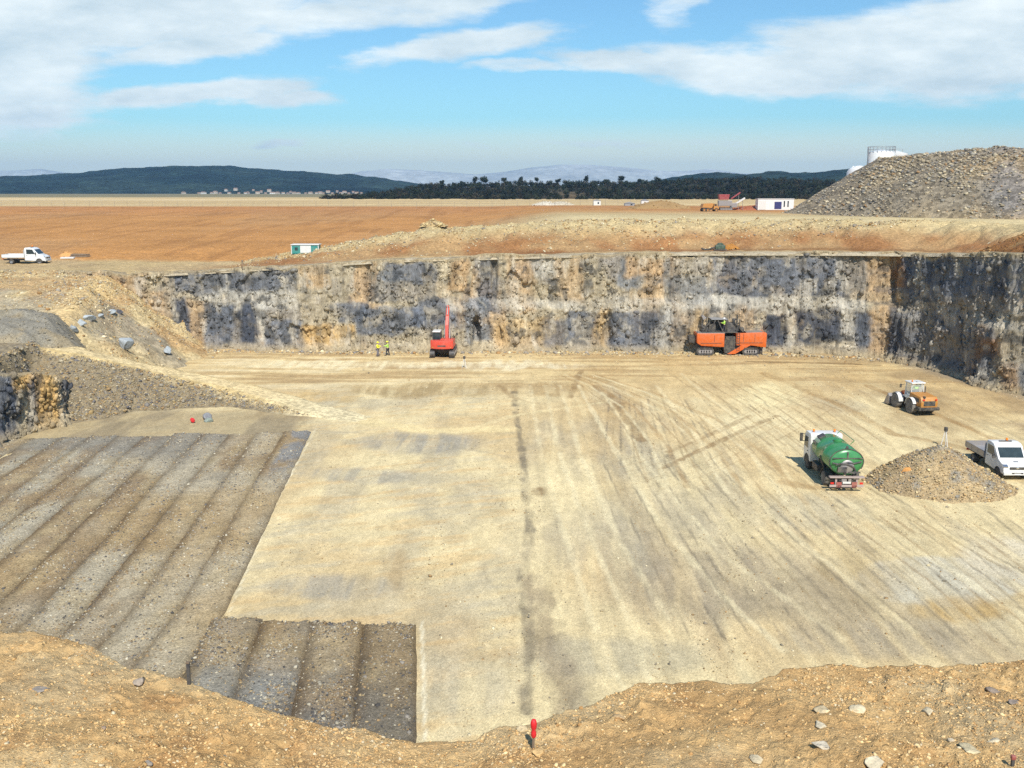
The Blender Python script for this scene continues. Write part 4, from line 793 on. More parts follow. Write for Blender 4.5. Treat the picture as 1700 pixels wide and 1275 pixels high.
def flatbed(loc, rz, label, ramp_up=False):
    root = empty('flatbed_truck', loc, rz); tag(root, label, 'flatbed truck')
    m = MB()
    for s in (1, -1): m.box((-.5, s * .42, .62), (5.0, .09, .18))
    for x in (-2.4, -1.4, -.4, .4): m.box((x, 0, .62), (.08, .8, .12))
    m.box((-.2, .75, .5), (.8, .4, .35), bev=.04); m.cyl((-1.75, -.7, .38), (-1.75, .7, .38), .07); m.build('chassis', DGREY, root)
    prof = [(2.98, .46), (3.0, .78), (2.93, 1.0), (2.75, 1.14), (2.12, 1.36), (1.48, 2.12), (1.22, 2.27), (.8, 2.33), (.28, 2.30), (.18, 2.18), (.16, .52), (1.5, .46)]
    m = MB(); m.prism(prof, 1, -.98, .98, .07); cab = m.build('cab', WHITE, root, 35)
    m = MB(); dx, dz = 1.53 - 2.06, 2.05 - 1.42; l = math.hypot(dx, dz); nx, nz = dz / l * .018, -dx / l * .018
    m.prism([(2.06 + nx, 1.42 + nz), (1.53 + nx, 2.05 + nz), (1.50, 2.05), (2.02, 1.42)], 1, -.84, .84); m.build('windscreen', GLASS, root)
    for s in (1, -1):
        m = MB(); m.prism([(.34, .62), (1.62, .62), (1.72, 1.3), (1.4, 2.14), (.36, 2.16)], 1, s * .975, s * .992); d = m.build('door', WHITE, root)
        m = MB(); m.prism([(.46, 1.42), (1.64, 1.42), (1.32, 2.05), (.48, 2.08)], 1, s * .985, s * 1.0); m.build('window', GLASS, d)
        m = MB(); m.box((.52, s * 1.0, 1.22), (.16, .03, .04)); m.build('handle', BLACK, d)
        m = MB(); m.box((1.78, s * 1.16, 1.5), (.1, .2, .34), bev=.03); m.tube([(1.72, s * .97, 1.45), (1.78, s * 1.1, 1.5)], .02); m.build('mirror', BLACK, root)
        m = MB(); m.prism([(2.62, .96), (2.955, .84), (2.965, 1.0), (2.74, 1.14), (2.5, 1.16)], 1, s * .62, s * .965, .02); m.build('headlight', CHROME, root)
        m = MB(); m.prism([(2.86 * math.cos(0) * 0 + 2.15 + .47 * math.cos(a), .36 + .47 * math.sin(a)) for a in np.linspace(0, math.pi, 12)] + [(1.68, .36)], 1, s * .86, s * .987); m.build('wheel_arch', BLACK, root)
        m = MB(); m.box((-2.9, s * .8, .74), (.05, .3, .14)); m.build('tail_light', REDL, root)
        m = MB(); m.box((-1.75, s * .82, .86), (1.0, .42, .04)); m.build('mudguard', BLACK, root)
    m = MB(); m.box((2.99, 0, .9), (.05, 1.1, .2), bev=.02); m.build('grille', BLACK, root)
    m = MB(); m.sphere((3.02, 0, .93), (.02, .11, .08), 12); m.build('emblem', CHROME, root)
    m = MB(); m.box((2.46, .1, 1.255), (.16, .34, .012), (0, R(19), 0)); m.build('bonnet_emblem', GREYP, root)
    m = MB(); m.box((2.98, 0, .52), (.16, 1.9, .24), bev=.05); m.build('bumper', OFFWHITE, root)
    m = MB(); m.box((3.055, 0, .56), (.012, .8, .1)); m.build('lower_grille', BLACK, root)
    m = MB(); m.box((3.075, 0, .5), (.01, .46, .1)); m.build('number_plate', WHITE, root)
    m = MB(); m.box((-1.42, 0, .95), (3.1, 2.04, .1)); bed = m.build('bed', GREYP if ramp_up else OFFWHITE, root)
    sb = STEEL if ramp_up else WHITE
    for s in (1, -1):
        m = MB(); m.box((-1.42, s * 1.03, 1.18), (3.06, .04, .40))
        for x in (-2.9, -1.9, -.9, .05): m.box((x, s * 1.055, 1.18), (.06, .02, .40))
        m.box((-1.42, s * 1.055, 1.36), (3.06, .02, .04)); m.build('side_board', sb, root)
    m = MB(); m.box((-2.96, 0, 1.18), (.04, 2.1, .40)); m.build('tail_board', sb, root)
    m = MB(); m.box((.1, 0, 1.45), (.05, 2.04, .95)); m.box((.1, 0, 1.98), (.07, 2.0, .06)); m.build('headboard', OFFWHITE if not ramp_up else GREYP, root)
    for x, t in ((2.15, 1), (-1.75, 2)):
        for s in (1, -1): wheel(root, x, s * (.84 if t == 1 else .78), .36, .24 if t == 1 else .42, BLACK, GREYP)
    m = MB(); m.box((.9, 0, 2.36), (.12, .9, .05)); m.build('light_bar', DGREY, root); beacon(root, (.9, .1, 2.385)); 
    return root
fp = G(1664, 798); flatbed((fp[0] + 1.02, fp[1] + 2.95, 0), R(-91), 'white flatbed truck with a grey bed, facing the camera beside the gravel heap', True)
lx, ly = G(45, 436, 10.1)[:2]; flatbed((lx, ly, ground_z(lx, ly) - .02), R(2), 'white flatbed truck parked side on at the far left edge of the orange field')

def tanker(loc, rz):
    root = empty('tanker_truck', loc, rz); root.scale = (.93, 1, 1); tag(root, 'green and white tanker truck seen from behind on the pit floor', 'tanker truck')
    m = MB()
    for s in (1, -1): m.box((0, s * .42, .85), (7.0, .1, .24))
    for x in (-3.2, -2.0, -.8, .6, 1.6): m.box((x, 0, .85), (.1, .8, .18))
    for x in (-1.9, 2.5): m.cyl((x, -1.0, .52), (x, 1.0, .52), .1)
    m.box((.35, .95, .78), (1.3, .42, .5), bev=.05); m.box((.2, -.95, .78), (1.0, .42, .5), bev=.05); m.build('chassis', DGREY, root)
    m = MB(); m.prism([(1.72, .72), (3.5, .62), (3.56, 1.5), (3.34, 2.55), (3.1, 2.76), (1.86, 2.80), (1.72, 2.66)], 1, -1.14, 1.14, .07); m.build('cab', WHITE, root, 35)
    m = MB(); m.prism([(3.585, 1.55), (3.395, 2.45), (3.37, 2.45), (3.555, 1.55)], 1, -1.0, 1.0); m.build('windscreen', GLASS, root)
    for s in (1, -1):
        m = MB(); m.prism([(2.2, .9), (3.36, .86), (3.44, 1.55), (3.24, 2.5), (2.2, 2.52)], 1, s * 1.135, s * 1.155); d = m.build('door', WHITE, root)
        m = MB(); m.prism([(2.32, 1.62), (3.38, 1.62), (3.2, 2.38), (2.32, 2.42)], 1, s * 1.15, s * 1.166); m.build('window', GLASS, d)
        m = MB(); m.box((2.3, s * 1.166, 1.4), (.18, .03, .05)); m.build('handle', BLACK, d)
        m = MB(); m.box((3.52, s * 1.36, 2.15), (.14, .22, .62), bev=.04); m.tube([(3.4, s * 1.12, 2.4), (3.5, s * 1.34, 2.4)], .025); m.tube([(3.45, s * 1.12, 1.85), (3.5, s * 1.34, 1.9)], .025); m.build('mirror', BLACK, root)
        m = MB(); pts = [(2.5 + .66 * math.cos(a), .52 + .66 * math.sin(a)) for a in np.linspace(-.1, math.pi + .1, 14)]; m.prism(pts, 1, s * 1.0, s * 1.17); m.build('wheel_arch', BLACK, root)
        m = MB(); q = [(-1.9 + .68 * math.cos(a), .52 + .68 * math.sin(a)) for a in np.linspace(.15, math.pi - .15, 12)]; m.prism(q + [(x, z - .04) for x, z in q[::-1]], 1, s * .62, s * 1.17); m.build('mudguard', BLACK, root)
        m = MB(); m.box((3.58, s * .8, .86), (.04, .36, .2), bev=.02); m.build('headlight', CHROME, root)
        m = MB(); m.box((-3.62, s * .98, .62), (.04, .22, .13)); m.build('tail_light', REDL, root)
        m = MB(); m.box((-3.625, s * .52, .52), (.03, .36, .36)); m.build('hazard_panel', HAZ, root)
    m = MB(); m.box((3.5, 0, .6), (.2, 2.25, .34), bev=.05); m.build('bumper', OFFWHITE, root)
    # tank: oval shell with dished ends
    m = MB(); rr = 1.0; m.lathe([(.02, -3.46), (.35, -3.45), (.7, -3.40), (.9, -3.32), (.975, -3.2), (1, -3.0), (1, -1.6), (1.004, -1.59), (1.004, -1.5), (1, -1.49), (1, .1), (1.004, .11), (1.004, .2), (1, .21), (1, 1.25), (.96, 1.42), (.8, 1.56), (.4, 1.63), (.02, 1.64)], (0, 0, 2.0), 'X', 48, .94, 1.17)
    tank = m.build('tank', GREEN, root, 50)
    m = MB()
    ring = lambda x, r0, w: [(x, r0 * 1.17 * math.sin(a), 2.0 + r0 * .94 * math.cos(a)) for a in np.linspace(-w, w, 22)]
    m.tube(ring(-3.26, .98, 2.1), .035, 6); m.build('rear_rim', DGREY, tank)
    m = MB(); m.lathe([(.44, 0), (.46, -.06), (.36, -.12), (.02, -.15)], (-3.42, 0, 1.75), 'X', 24); m.build('rear_hatch', STEEL, tank, 40)
    m = MB(); m.box((-3.44, 0, 2.32), (.06, 2.0, .06)); m.box((-3.44, 0, 2.45), (.07, .1, .6)); m.tube([(-3.46, -.95, 2.1), (-3.52, -.4, 1.98), (-3.56, .0, 2.05), (-3.52, .5, 1.9), (-3.46, 1.0, 2.0)], .055); m.tube([(-3.5, .75, 1.85), (-3.58, .5, 1.98), (-3.6, .05, 1.95), (-3.58, -.4, 1.75), (-3.52, -.55, 1.5), (-3.52, -.45, 1.25)], .06)
    m.cyl((-3.55, .1, 1.75), (-3.4, .1, 1.2), .09); m.box((-3.52, .35, 1.55), (.14, .6, .4), bev=.04); m.box((-3.5, -.5, 1.35), (.12, .8, .1)); m.build('hose_gear', DGREY, root)
    m = MB(); m.box((.95, .62, 2.83), (.7, .5, .12), (R(-24), 0, 0), bev=.03); m.build('top_hatch', DGREY, tank)
    m = MB(); m.lathe([(.3, 0), (.3, .1), (.22, .16), (.02, .17)], (-.9, 0, 2.92), seg=20); m.build('manhole', GREEN, tank, 40)
    m = MB(); m.tube([(-2.2, -.5, 3.0), (-2.2, -.75, 3.25), (1.0, -.75, 3.25), (1.0, -.5, 3.0)], .025, 6); m.build('handrail', GREEN, tank)
    m = MB(); m.box((.75, 1.1, 2.42), (.35, .14, .3), (R(-30), 0, 0), bev=.02); m.build('side_box', DGREY, tank)
    m = MB(); m.tube([(-1.05, 1.16, 1.9), (-1.05, .9, 1.2), (-1.05, .8, .95)], .09, 8); m.build('side_pipe', DGREY, tank)
    m = MB(); m.box((-3.5, 0, 1.03), (.36, 2.34, .09), bev=.02); m.build('rear_sill', DUSTY, root)
    m = MB(); m.box((-3.58, 0, .42), (.12, 2.3, .16), bev=.03); m.box((-3.5, .7, .7), (.1, .12, .5)); m.box((-3.5, -.7, .7), (.1, .12, .5)); m.build('rear_bumper', DUSTY, root)
    m = MB(); m.box((-3.62, 0, .66), (.02, .55, .14)); m.build('number_plate', OFFWHITE, root)
    m = MB(); m.box((-3.55, .18, .82), (.12, .34, .2)); m.box((-3.55, -.2, .8), (.12, .2, .24)); m.build('valve', STEEL, root)
    for x, w in ((2.5, .3), (-1.9, .55)):
        for s in (1, -1): wheel(root, x, s * (.98 if x > 0 else .86), .52, w, DUSTY_TYRE if x < 0 else BLACK, STEEL)
    beacon(root, (2.5, .75, 2.78)); beacon(root, (2.5, -.75, 2.78)); beacon(root, (-3.2, 0, 2.9), mat=BLACK, h=.22)
tp = G(1400, 812); tanker((tp[0] + .05, tp[1] + 2.7, 0), R(88.6))

def track(root, x0, x1, y, w, r, mat=DGREY, wm=STEEL):
    m = MB(); a = np.linspace(math.pi / 2, 1.5 * math.pi, 9); p = [(x0 + r + r * math.cos(t), r + r * math.sin(t)) for t in a] + [(x1 - r - r * math.cos(t), r - r * math.sin(t)) for t in a]
    m.prism(p, 1, y - w / 2, y + w / 2); n = int((x1 - x0) / .22)
    for i in range(n):
        x = x0 + r * .6 + i * (x1 - x0 - 1.2 * r) / max(1, n - 1)
        m.box((x, y, 2 * r + .01), (.12, w * 1.04, .05)); m.box((x, y, .02), (.12, w * 1.04, .04))
    t = m.build('track', mat, root)
    m = MB(); s = 1 if y > 0 else -1
    for x in np.linspace(x0 + r, x1 - r, 5): m.cyl((x, y + s * (w / 2 - .02), r), (x, y + s * (w / 2 + .03), r), r * .5, seg=12)
    m.box(((x0 + x1) / 2, y + s * (w / 2 + .0), r), (x1 - x0 - 2 * r, .03, r * .7)); m.build('track_wheels', wm, t)
def excavator(loc, rz):
    root = empty('excavator', loc, rz); tag(root, 'red tracked excavator seen from behind, its boom raised against the quarry face', 'excavator')
    for s in (1, -1): track(root, -2.0, 2.0, s * 1.2, .6, .42, DGREY, STEEL)
    m = MB(); m.box((0, 0, .7), (2.0, 1.9, .5), bev=.08); m.lathe([(.75, .9), (.75, 1.12)], seg=24); m.build('undercarriage', BLACK, root)
    m = MB(); out = [(-1.2, -1.38), (1.6, -1.38), (1.6, 1.38), (-1.2, 1.38)]; m.prism(out, 2, 1.1, 1.3, .03); m.box((-.5, -.55, 1.72), (1.5, 1.6, .85), bev=.08); m.box((.8, -.9, 1.6), (1.5, .85, .6), bev=.06); m.build('house', RED, root, 35)
    m = MB(); arc = [(-1.1 - 1.05 * math.sqrt(max(0, 1 - (y / 1.75) ** 2)) - .1, y) for y in np.linspace(1.4, -1.4, 15)]; m.prism([(-1.15, 1.4)] + arc + [(-1.15, -1.4)], 2, 1.08, 2.1, .09); cw = m.build('counterweight', RED, root, 40)
    m = MB(); m.box((-2.235, 0, 1.47), (.04, 1.0, .16)); m.build('badge_plate', DGREY, cw)
    for s in (1, -1):
        m = MB(); m.box((-2.0, s * 1.05, 1.26), (.1, .24, .12)); m.build('tail_light', YORANGE, cw)
    m = MB()
    for x in (.05, 1.6):
        for y in (.4, 1.32): m.tube([(x, y, 1.3), (x if x < 1 else x - .1, y, 2.85)], .05, 6)
    m.box((.8, .86, 1.5), (1.5, .9, .4)); cab = m.build('cab', DGREY, root)
    m = MB(); m.box((.8, .86, 2.25), (1.44, .86, 1.15), bev=.03); m.build('cab_glass', GLASS, cab)
    m = MB(); m.box((.78, .86, 2.9), (1.65, 1.0, .14), bev=.05); m.build('cab_roof', WHITE, cab)
    m = MB(); m.prism([(.9, 1.5), (1.35, 1.5), (2.1, 3.4), (2.55, 4.3), (3.3, 5.35), (3.2, 5.6), (2.95, 5.55), (2.05, 4.6), (1.45, 3.55)], 1, -.5, -.12, .03); boom = m.build('boom', RED, root)
    m = MB(); m.prism([(2.75, 5.75), (3.0, 5.85), (3.5, 5.3), (4.0, 2.9), (3.75, 2.85), (3.1, 5.0)], 1, -.44, -.18, .02); m.build('stick', RED, root)
    m = MB()
    for y in (-.62, 0.0): m.cyl((1.5, y, 1.7), (1.95, y, 3.0), .09); m.cyl((1.95, y, 3.0), (2.3, y, 4.0), .05)
    m.cyl((2.1, -.31, 4.75), (2.6, -.31, 5.45), .08); m.cyl((2.6, -.31, 5.45), (2.85, -.31, 5.8), .05); m.build('hydraulic_rams', STEEL, root)
    m = MB(); m.prism([(3.6, 2.95), (4.1, 2.9), (4.25, 2.3), (3.95, 1.75), (3.4, 1.7), (3.75, 2.1), (3.75, 2.5)], 1, -.85, .25, .02); m.build('bucket', DGREY, root)
    m = MB(); m.box((.9, -.31, 4.4), (.01, .01, .01)); m.bm.clear(); m.tube([(-.9, -1.0, 2.1), (-.9, -1.0, 2.55)], .06); m.build('exhaust', DGREY, root)
    m = MB()
    for y in (-1.3, -.2): m.tube([(-1.0, y, 2.1), (-1.0, y, 2.55), (.1, y, 2.55), (.1, y, 2.1)], .025, 6)
    m.build('handrail', DGREY, root)
    for s in (-1, 1):
        m = MB(); m.box((1.6, s * 1.55, 2.4), (.08, .2, .3)); m.tube([(1.6, s * 1.36, 2.2), (1.6, s * 1.5, 2.35)], .02); m.build('mirror', BLACK, root)
ep = G(735, 594); excavator((ep[0], ep[1] + 1.5, .1), R(88))

def miner(loc, rz):
    root = empty('surface_miner', loc, rz); tag(root, 'big orange surface mining machine on crawler tracks at the foot of the face', 'surface miner')
    for x0, x1 in ((2.0, 4.2), (-3.6, -1.5)):
        for s in (1, -1): track(root, x0, x1, s * 1.25, .55, .46, BLACK, STEEL)
    m = MB(); m.box((0, 0, 1.1), (8.2, 1.7, .5), bev=.05)
    for x in (3.1, -2.5):
        for s in (1, -1): m.cyl((x, s * 1.0, .7), (x, s * 1.0, 1.5), .22)
    m.build('chassis', DGREY, root)
    m = MB(); m.prism([(.75, 1.0), (3.6, 1.15), (4.15, 1.5), (4.2, 2.72), (.75, 2.72)], 1, -1.45, 1.45, .1); f = m.build('front_body', ORANGE, root, 35)
    m = MB(); m.box((2.4, 0, 2.75), (3.4, 2.7, .07)); m.build('deck', STEEL, f)
    m = MB(); m.prism([(-4.45, .95), (-2.6, 1.2), (-.7, 1.2), (-.7, 2.74), (-4.3, 2.86), (-4.5, 2.7)], 1, -1.45, 1.45, .1); b = m.build('rear_body', ORANGE, root, 35)
    m = MB(); m.box((-2.5, 0, 2.84), (3.2, 2.5, .06)); m.build('deck', STEEL, b)
    for s in (1, -1):
        m = MB(); m.prism([(-2.5, 1.25), (-1.4, 1.25), (.35, .14), (-.6, .14)], 1, s * 1.38, s * 1.5, .02); m.build('side_skirt', ORANGE, root)
        m = MB(); m.box((-2.3, s * 1.47, 1.55), (3.4, .02, .05)); m.box((-1.6, s * 1.47, 2.2), (.04, .02, 1.0)); m.box((-3.0, s * 1.47, 2.2), (.04, .02, 1.0)); m.build('panel_trim', DGREY, b)
        m = MB(); m.box((2.4, s * 1.47, 1.5), (2.6, .02, .05)); m.box((2.0, s * 1.47, 2.1), (.04, .02, .9)); m.build('panel_trim', DGREY, f)
        m = MB(); m.box((-4.46, s * 1.1, 2.3), (.06, .2, .14)); m.build('tail_light', REDL, root)
    m = MB(); m.prism([(-.65, .25), (.7, .25), (.85, 1.2), (.6, 2.3), (-.6, 2.3)], 1, -1.4, 1.4, .04); m.build('drum_housing', BLACK, root)
    m = MB(); m.cyl((0, -1.3, .55), (0, 1.3, .55), .53, seg=20); m.build('milling_drum', STEEL, root)
    m = MB(); m.prism([(4.1, 1.3), (5.0, 1.5), (5.05, 2.25), (4.2, 2.3)], 1, -.6, .6, .04); m.build('conveyor_stub', BLACK, root)
    m = MB(); m.box((1.35, 0, 4.42), (2.1, 2.1, .07), bev=.02)
    can = m.build('canopy', GREYP, root)
    m = MB()
    for x in (.4, 2.6):
        for y in (-1.0, 1.0): m.tube([(x, y, 2.75), (x, y, 4.5)], .06, 6)
    for y in (-1.05, 1.05): m.tube([(2.6, y, 4.1), (3.5, y, 2.8)], .09, 6); m.tube([(-.3, y, 4.2), (-1.6, y, 2.85)], .09, 6)
    m.build('canopy_posts', BLACK, can)
    m = MB(); m.prism([(1.7, 2.78), (2.9, 2.78), (2.6, 3.7), (1.9, 3.9)], 1, -1.1, 1.1, .05); m.build('control_desk', BLACK, root)
    m = MB(); m.box((.35, .55, 3.4), (.5, .7, 1.3), bev=.04); m.box((1.2, -.7, 3.5), (.7, .5, 1.4), bev=.05); m.box((3.1, .3, 3.1), (.7, 1.2, .7), bev=.05); m.tube([(.9, 1.1, 2.8), (1.6, 1.1, 4.3)], .07, 6); m.tube([(1.9, 1.1, 4.35), (2.5, 1.1, 2.8)], .07, 6); m.box((-1.5, .4, 3.1), (.5, .9, .5), bev=.04); m.box((.8, .3, 2.83), (5.4, 1.9, .08)); m.build('machinery', DGREY, root)
    m = MB(); m.box((-.25, 0, 3.35), (.8, 1.8, 1.1), bev=.06); m.box((-.55, .3, 4.0), (.35, .4, .9), bev=.05); m.box((-1.0, -.3, 3.2), (.7, 1.4, .7), bev=.06); m.build('engine_cooler', DGREY, root)
    m = MB(); m.tube([(-.9, .5, 3.5), (-.9, .5, 4.95)], .1); m.tube([(.1, .8, 4.5), (.1, .8, 5.1)], .05); m.tube([(-1.25, .5, 3.2), (-1.25, .5, 4.4)], .07); m.build('exhaust', BLACK, root)
    m = MB(); m.prism([(3.25, 4.25), (3.5, 4.7), (3.3, 4.9), (2.9, 4.55)], 1, -.5, .5, .03); m.tube([(3.3, 0, 2.8), (3.35, 0, 4.4)], .05); m.build('filter_head', STEEL, root)
    m = MB()
    for s in (1, -1):
        for xa, xb, z in ((-4.2, -1.9, 2.86), (3.0, 4.1, 2.78)):
            m.tube([(xa, s * 1.25, z), (xa, s * 1.25, z + .9), (xb, s * 1.25, z + .9), (xb, s * 1.25, z)], .028, 6); m.tube([(xa, s * 1.25, z + .45), (xb, s * 1.25, z + .45)], .02, 6)
    m.build('guard_rail', DGREY, root)
    m = MB(); m.tube([(-1.1, 1.5, .5), (-1.1, 1.5, 2.8)], .03, 6); m.tube([(-.8, 1.5, .5), (-.8, 1.5, 2.8)], .03, 6)
    for z in np.arange(.6, 2.8, .3): m.tube([(-1.1, 1.5, z), (-.8, 1.5, z)], .02, 6)
    m.build('ladder', DGREY, root)
mp_ = G(1212, 590); MINER = np.array((mp_[0], mp_[1] + 1.5, .02)); miner(MINER, R(180))

def loader(loc, rz):
    root = empty('wheel_loader', loc, rz); root.scale = (.85, .85, .88); tag(root, 'orange wheel loader with a grey bucket and glazed cab, near the right quarry face', 'wheel loader')
    for x in (1.55, -1.55):
        for s in (1, -1): wheel(root, x, s * 1.02, .76, .6, DUSTY_TYRE, OFFWHITE)
    m = MB(); m.box((-1.6, 0, .85), (2.8, 1.1, .5), bev=.05); m.box((1.2, 0, .9), (1.8, .9, .5), bev=.05); m.cyl((0, 0, .6), (0, 0, 1.4), .28); m.build('chassis', DGREY, root)
    m = MB(); m.prism([(-3.25, .85), (-3.3, 1.55), (-3.05, 2.0), (-.8, 2.12), (-.8, 1.2), (-2.2, 1.1), (-2.4, .85)], 1, -.95, .95, .1); h = m.build('engine_cover', YORANGE, root, 35)
    m = MB(); m.box((-3.27, 0, 1.35), (.06, 1.3, .5), bev=.02); m.build('radiator_grille', BLACK, h)
    m = MB(); m.box((-2.2, .96, 1.6), (1.2, .02, .4)); m.box((-2.2, -.96, 1.6), (1.2, .02, .4)); m.box((-3.1, .55, 2.0), (.3, .2, .16)); m.build('vents', BLACK, h)
    m = MB(); m.prism([(-3.4, .62), (-3.4, .95), (-2.5, .95), (-2.5, .62)], 1, -1.15, 1.15, .06); m.build('counterweight', BLACK, root)
    for s in (1, -1):
        m = MB(); a = [(-1.55 + .95 * math.cos(t), .76 + .95 * math.sin(t)) for t in np.linspace(.15, math.pi - .5, 12)]; m.prism(a + [(x, z - .05) for x, z in a[::-1]], 1, s * .72, s * 1.35); m.build('fender', OFFWHITE, root)
        m = MB(); a = [(1.55 + .92 * math.cos(t), .76 + .92 * math.sin(t)) for t in np.linspace(.6, math.pi - .1, 10)]; m.prism(a + [(x, z - .05) for x, z in a[::-1]], 1, s * .72, s * 1.3); m.build('fender', OFFWHITE, root)
        m = MB(); m.box((-3.33, s * .7, 1.75), (.05, .22, .14)); m.build('tail_light', REDL, root)
        m = MB(); m.prism([(.55, 1.5), (.7, 2.0), (1.4, 1.85), (2.7, .75), (2.65, .45), (2.3, .55), (1.3, 1.45)], 1, s * .52 - .1, s * .52 + .1, .02); m.build('lift_arm', ORANGE, root)
        m = MB(); m.box((.75, s * 1.15, 2.5), (.08, .2, .4)); m.tube([(.55, s * .8, 2.7), (.75, s * 1.1, 2.6)], .025, 6); m.build('mirror', BLACK, root)
    m = MB(); m.box((-.15, 0, 1.5), (1.4, 1.5, .35), bev=.05)
    for x in (-.75, .5):
        for y in (-.72, .72): m.tube([(x, y, 1.6), (x * .9, y * .92, 3.0)], .055, 6)
    cab = m.build('cab', OFFWHITE, root)
    m = MB(); m.box((-.15, 0, 2.3), (1.25, 1.38, 1.2), bev=.04); m.build('cab_glass', CLEAR, cab)
    m = MB(); m.box((-.15, 0, 3.04), (1.55, 1.6, .14), bev=.06); m.build('cab_roof', WHITE, cab)
    m = MB(); m.box((-.35, 0, 1.85), (.5, .55, .35), bev=.06); m.box((-.6, 0, 2.1), (.12, .5, .5), bev=.05); m.build('seat', BLACK, cab)
    m = MB(); m.prism([(2.55, .25), (2.6, 1.0), (2.95, 1.28), (3.05, 1.2), (2.85, .95), (2.82, .4), (3.75, .14), (3.75, .06), (2.75, .08)], 1, -1.35, 1.35, .0)
    for s in (1, -1): m.prism([(2.6, .2), (2.7, 1.1), (3.0, 1.2), (3.7, .12), (2.75, .1)], 1, s * 1.35, s * 1.39)
    m.build('bucket', STEEL, root)
    m = MB(); m.cyl((.7, 0, 1.7), (1.7, 0, 1.7), .09); m.cyl((1.7, 0, 1.7), (2.5, 0, 1.1), .06); m.build('hydraulic_ram', STEEL, root)
    m = MB(); m.tube([(-1.2, -.6, 2.1), (-1.2, -.6, 2.75)], .06); m.build('exhaust', DGREY, root); beacon(root, (-.4, .5, 3.11))
wp = G(1526, 690); LO = np.array((wp[0] + .35, wp[1] + 2.4, 0)); LRZ = R(97); loader(LO, LRZ)

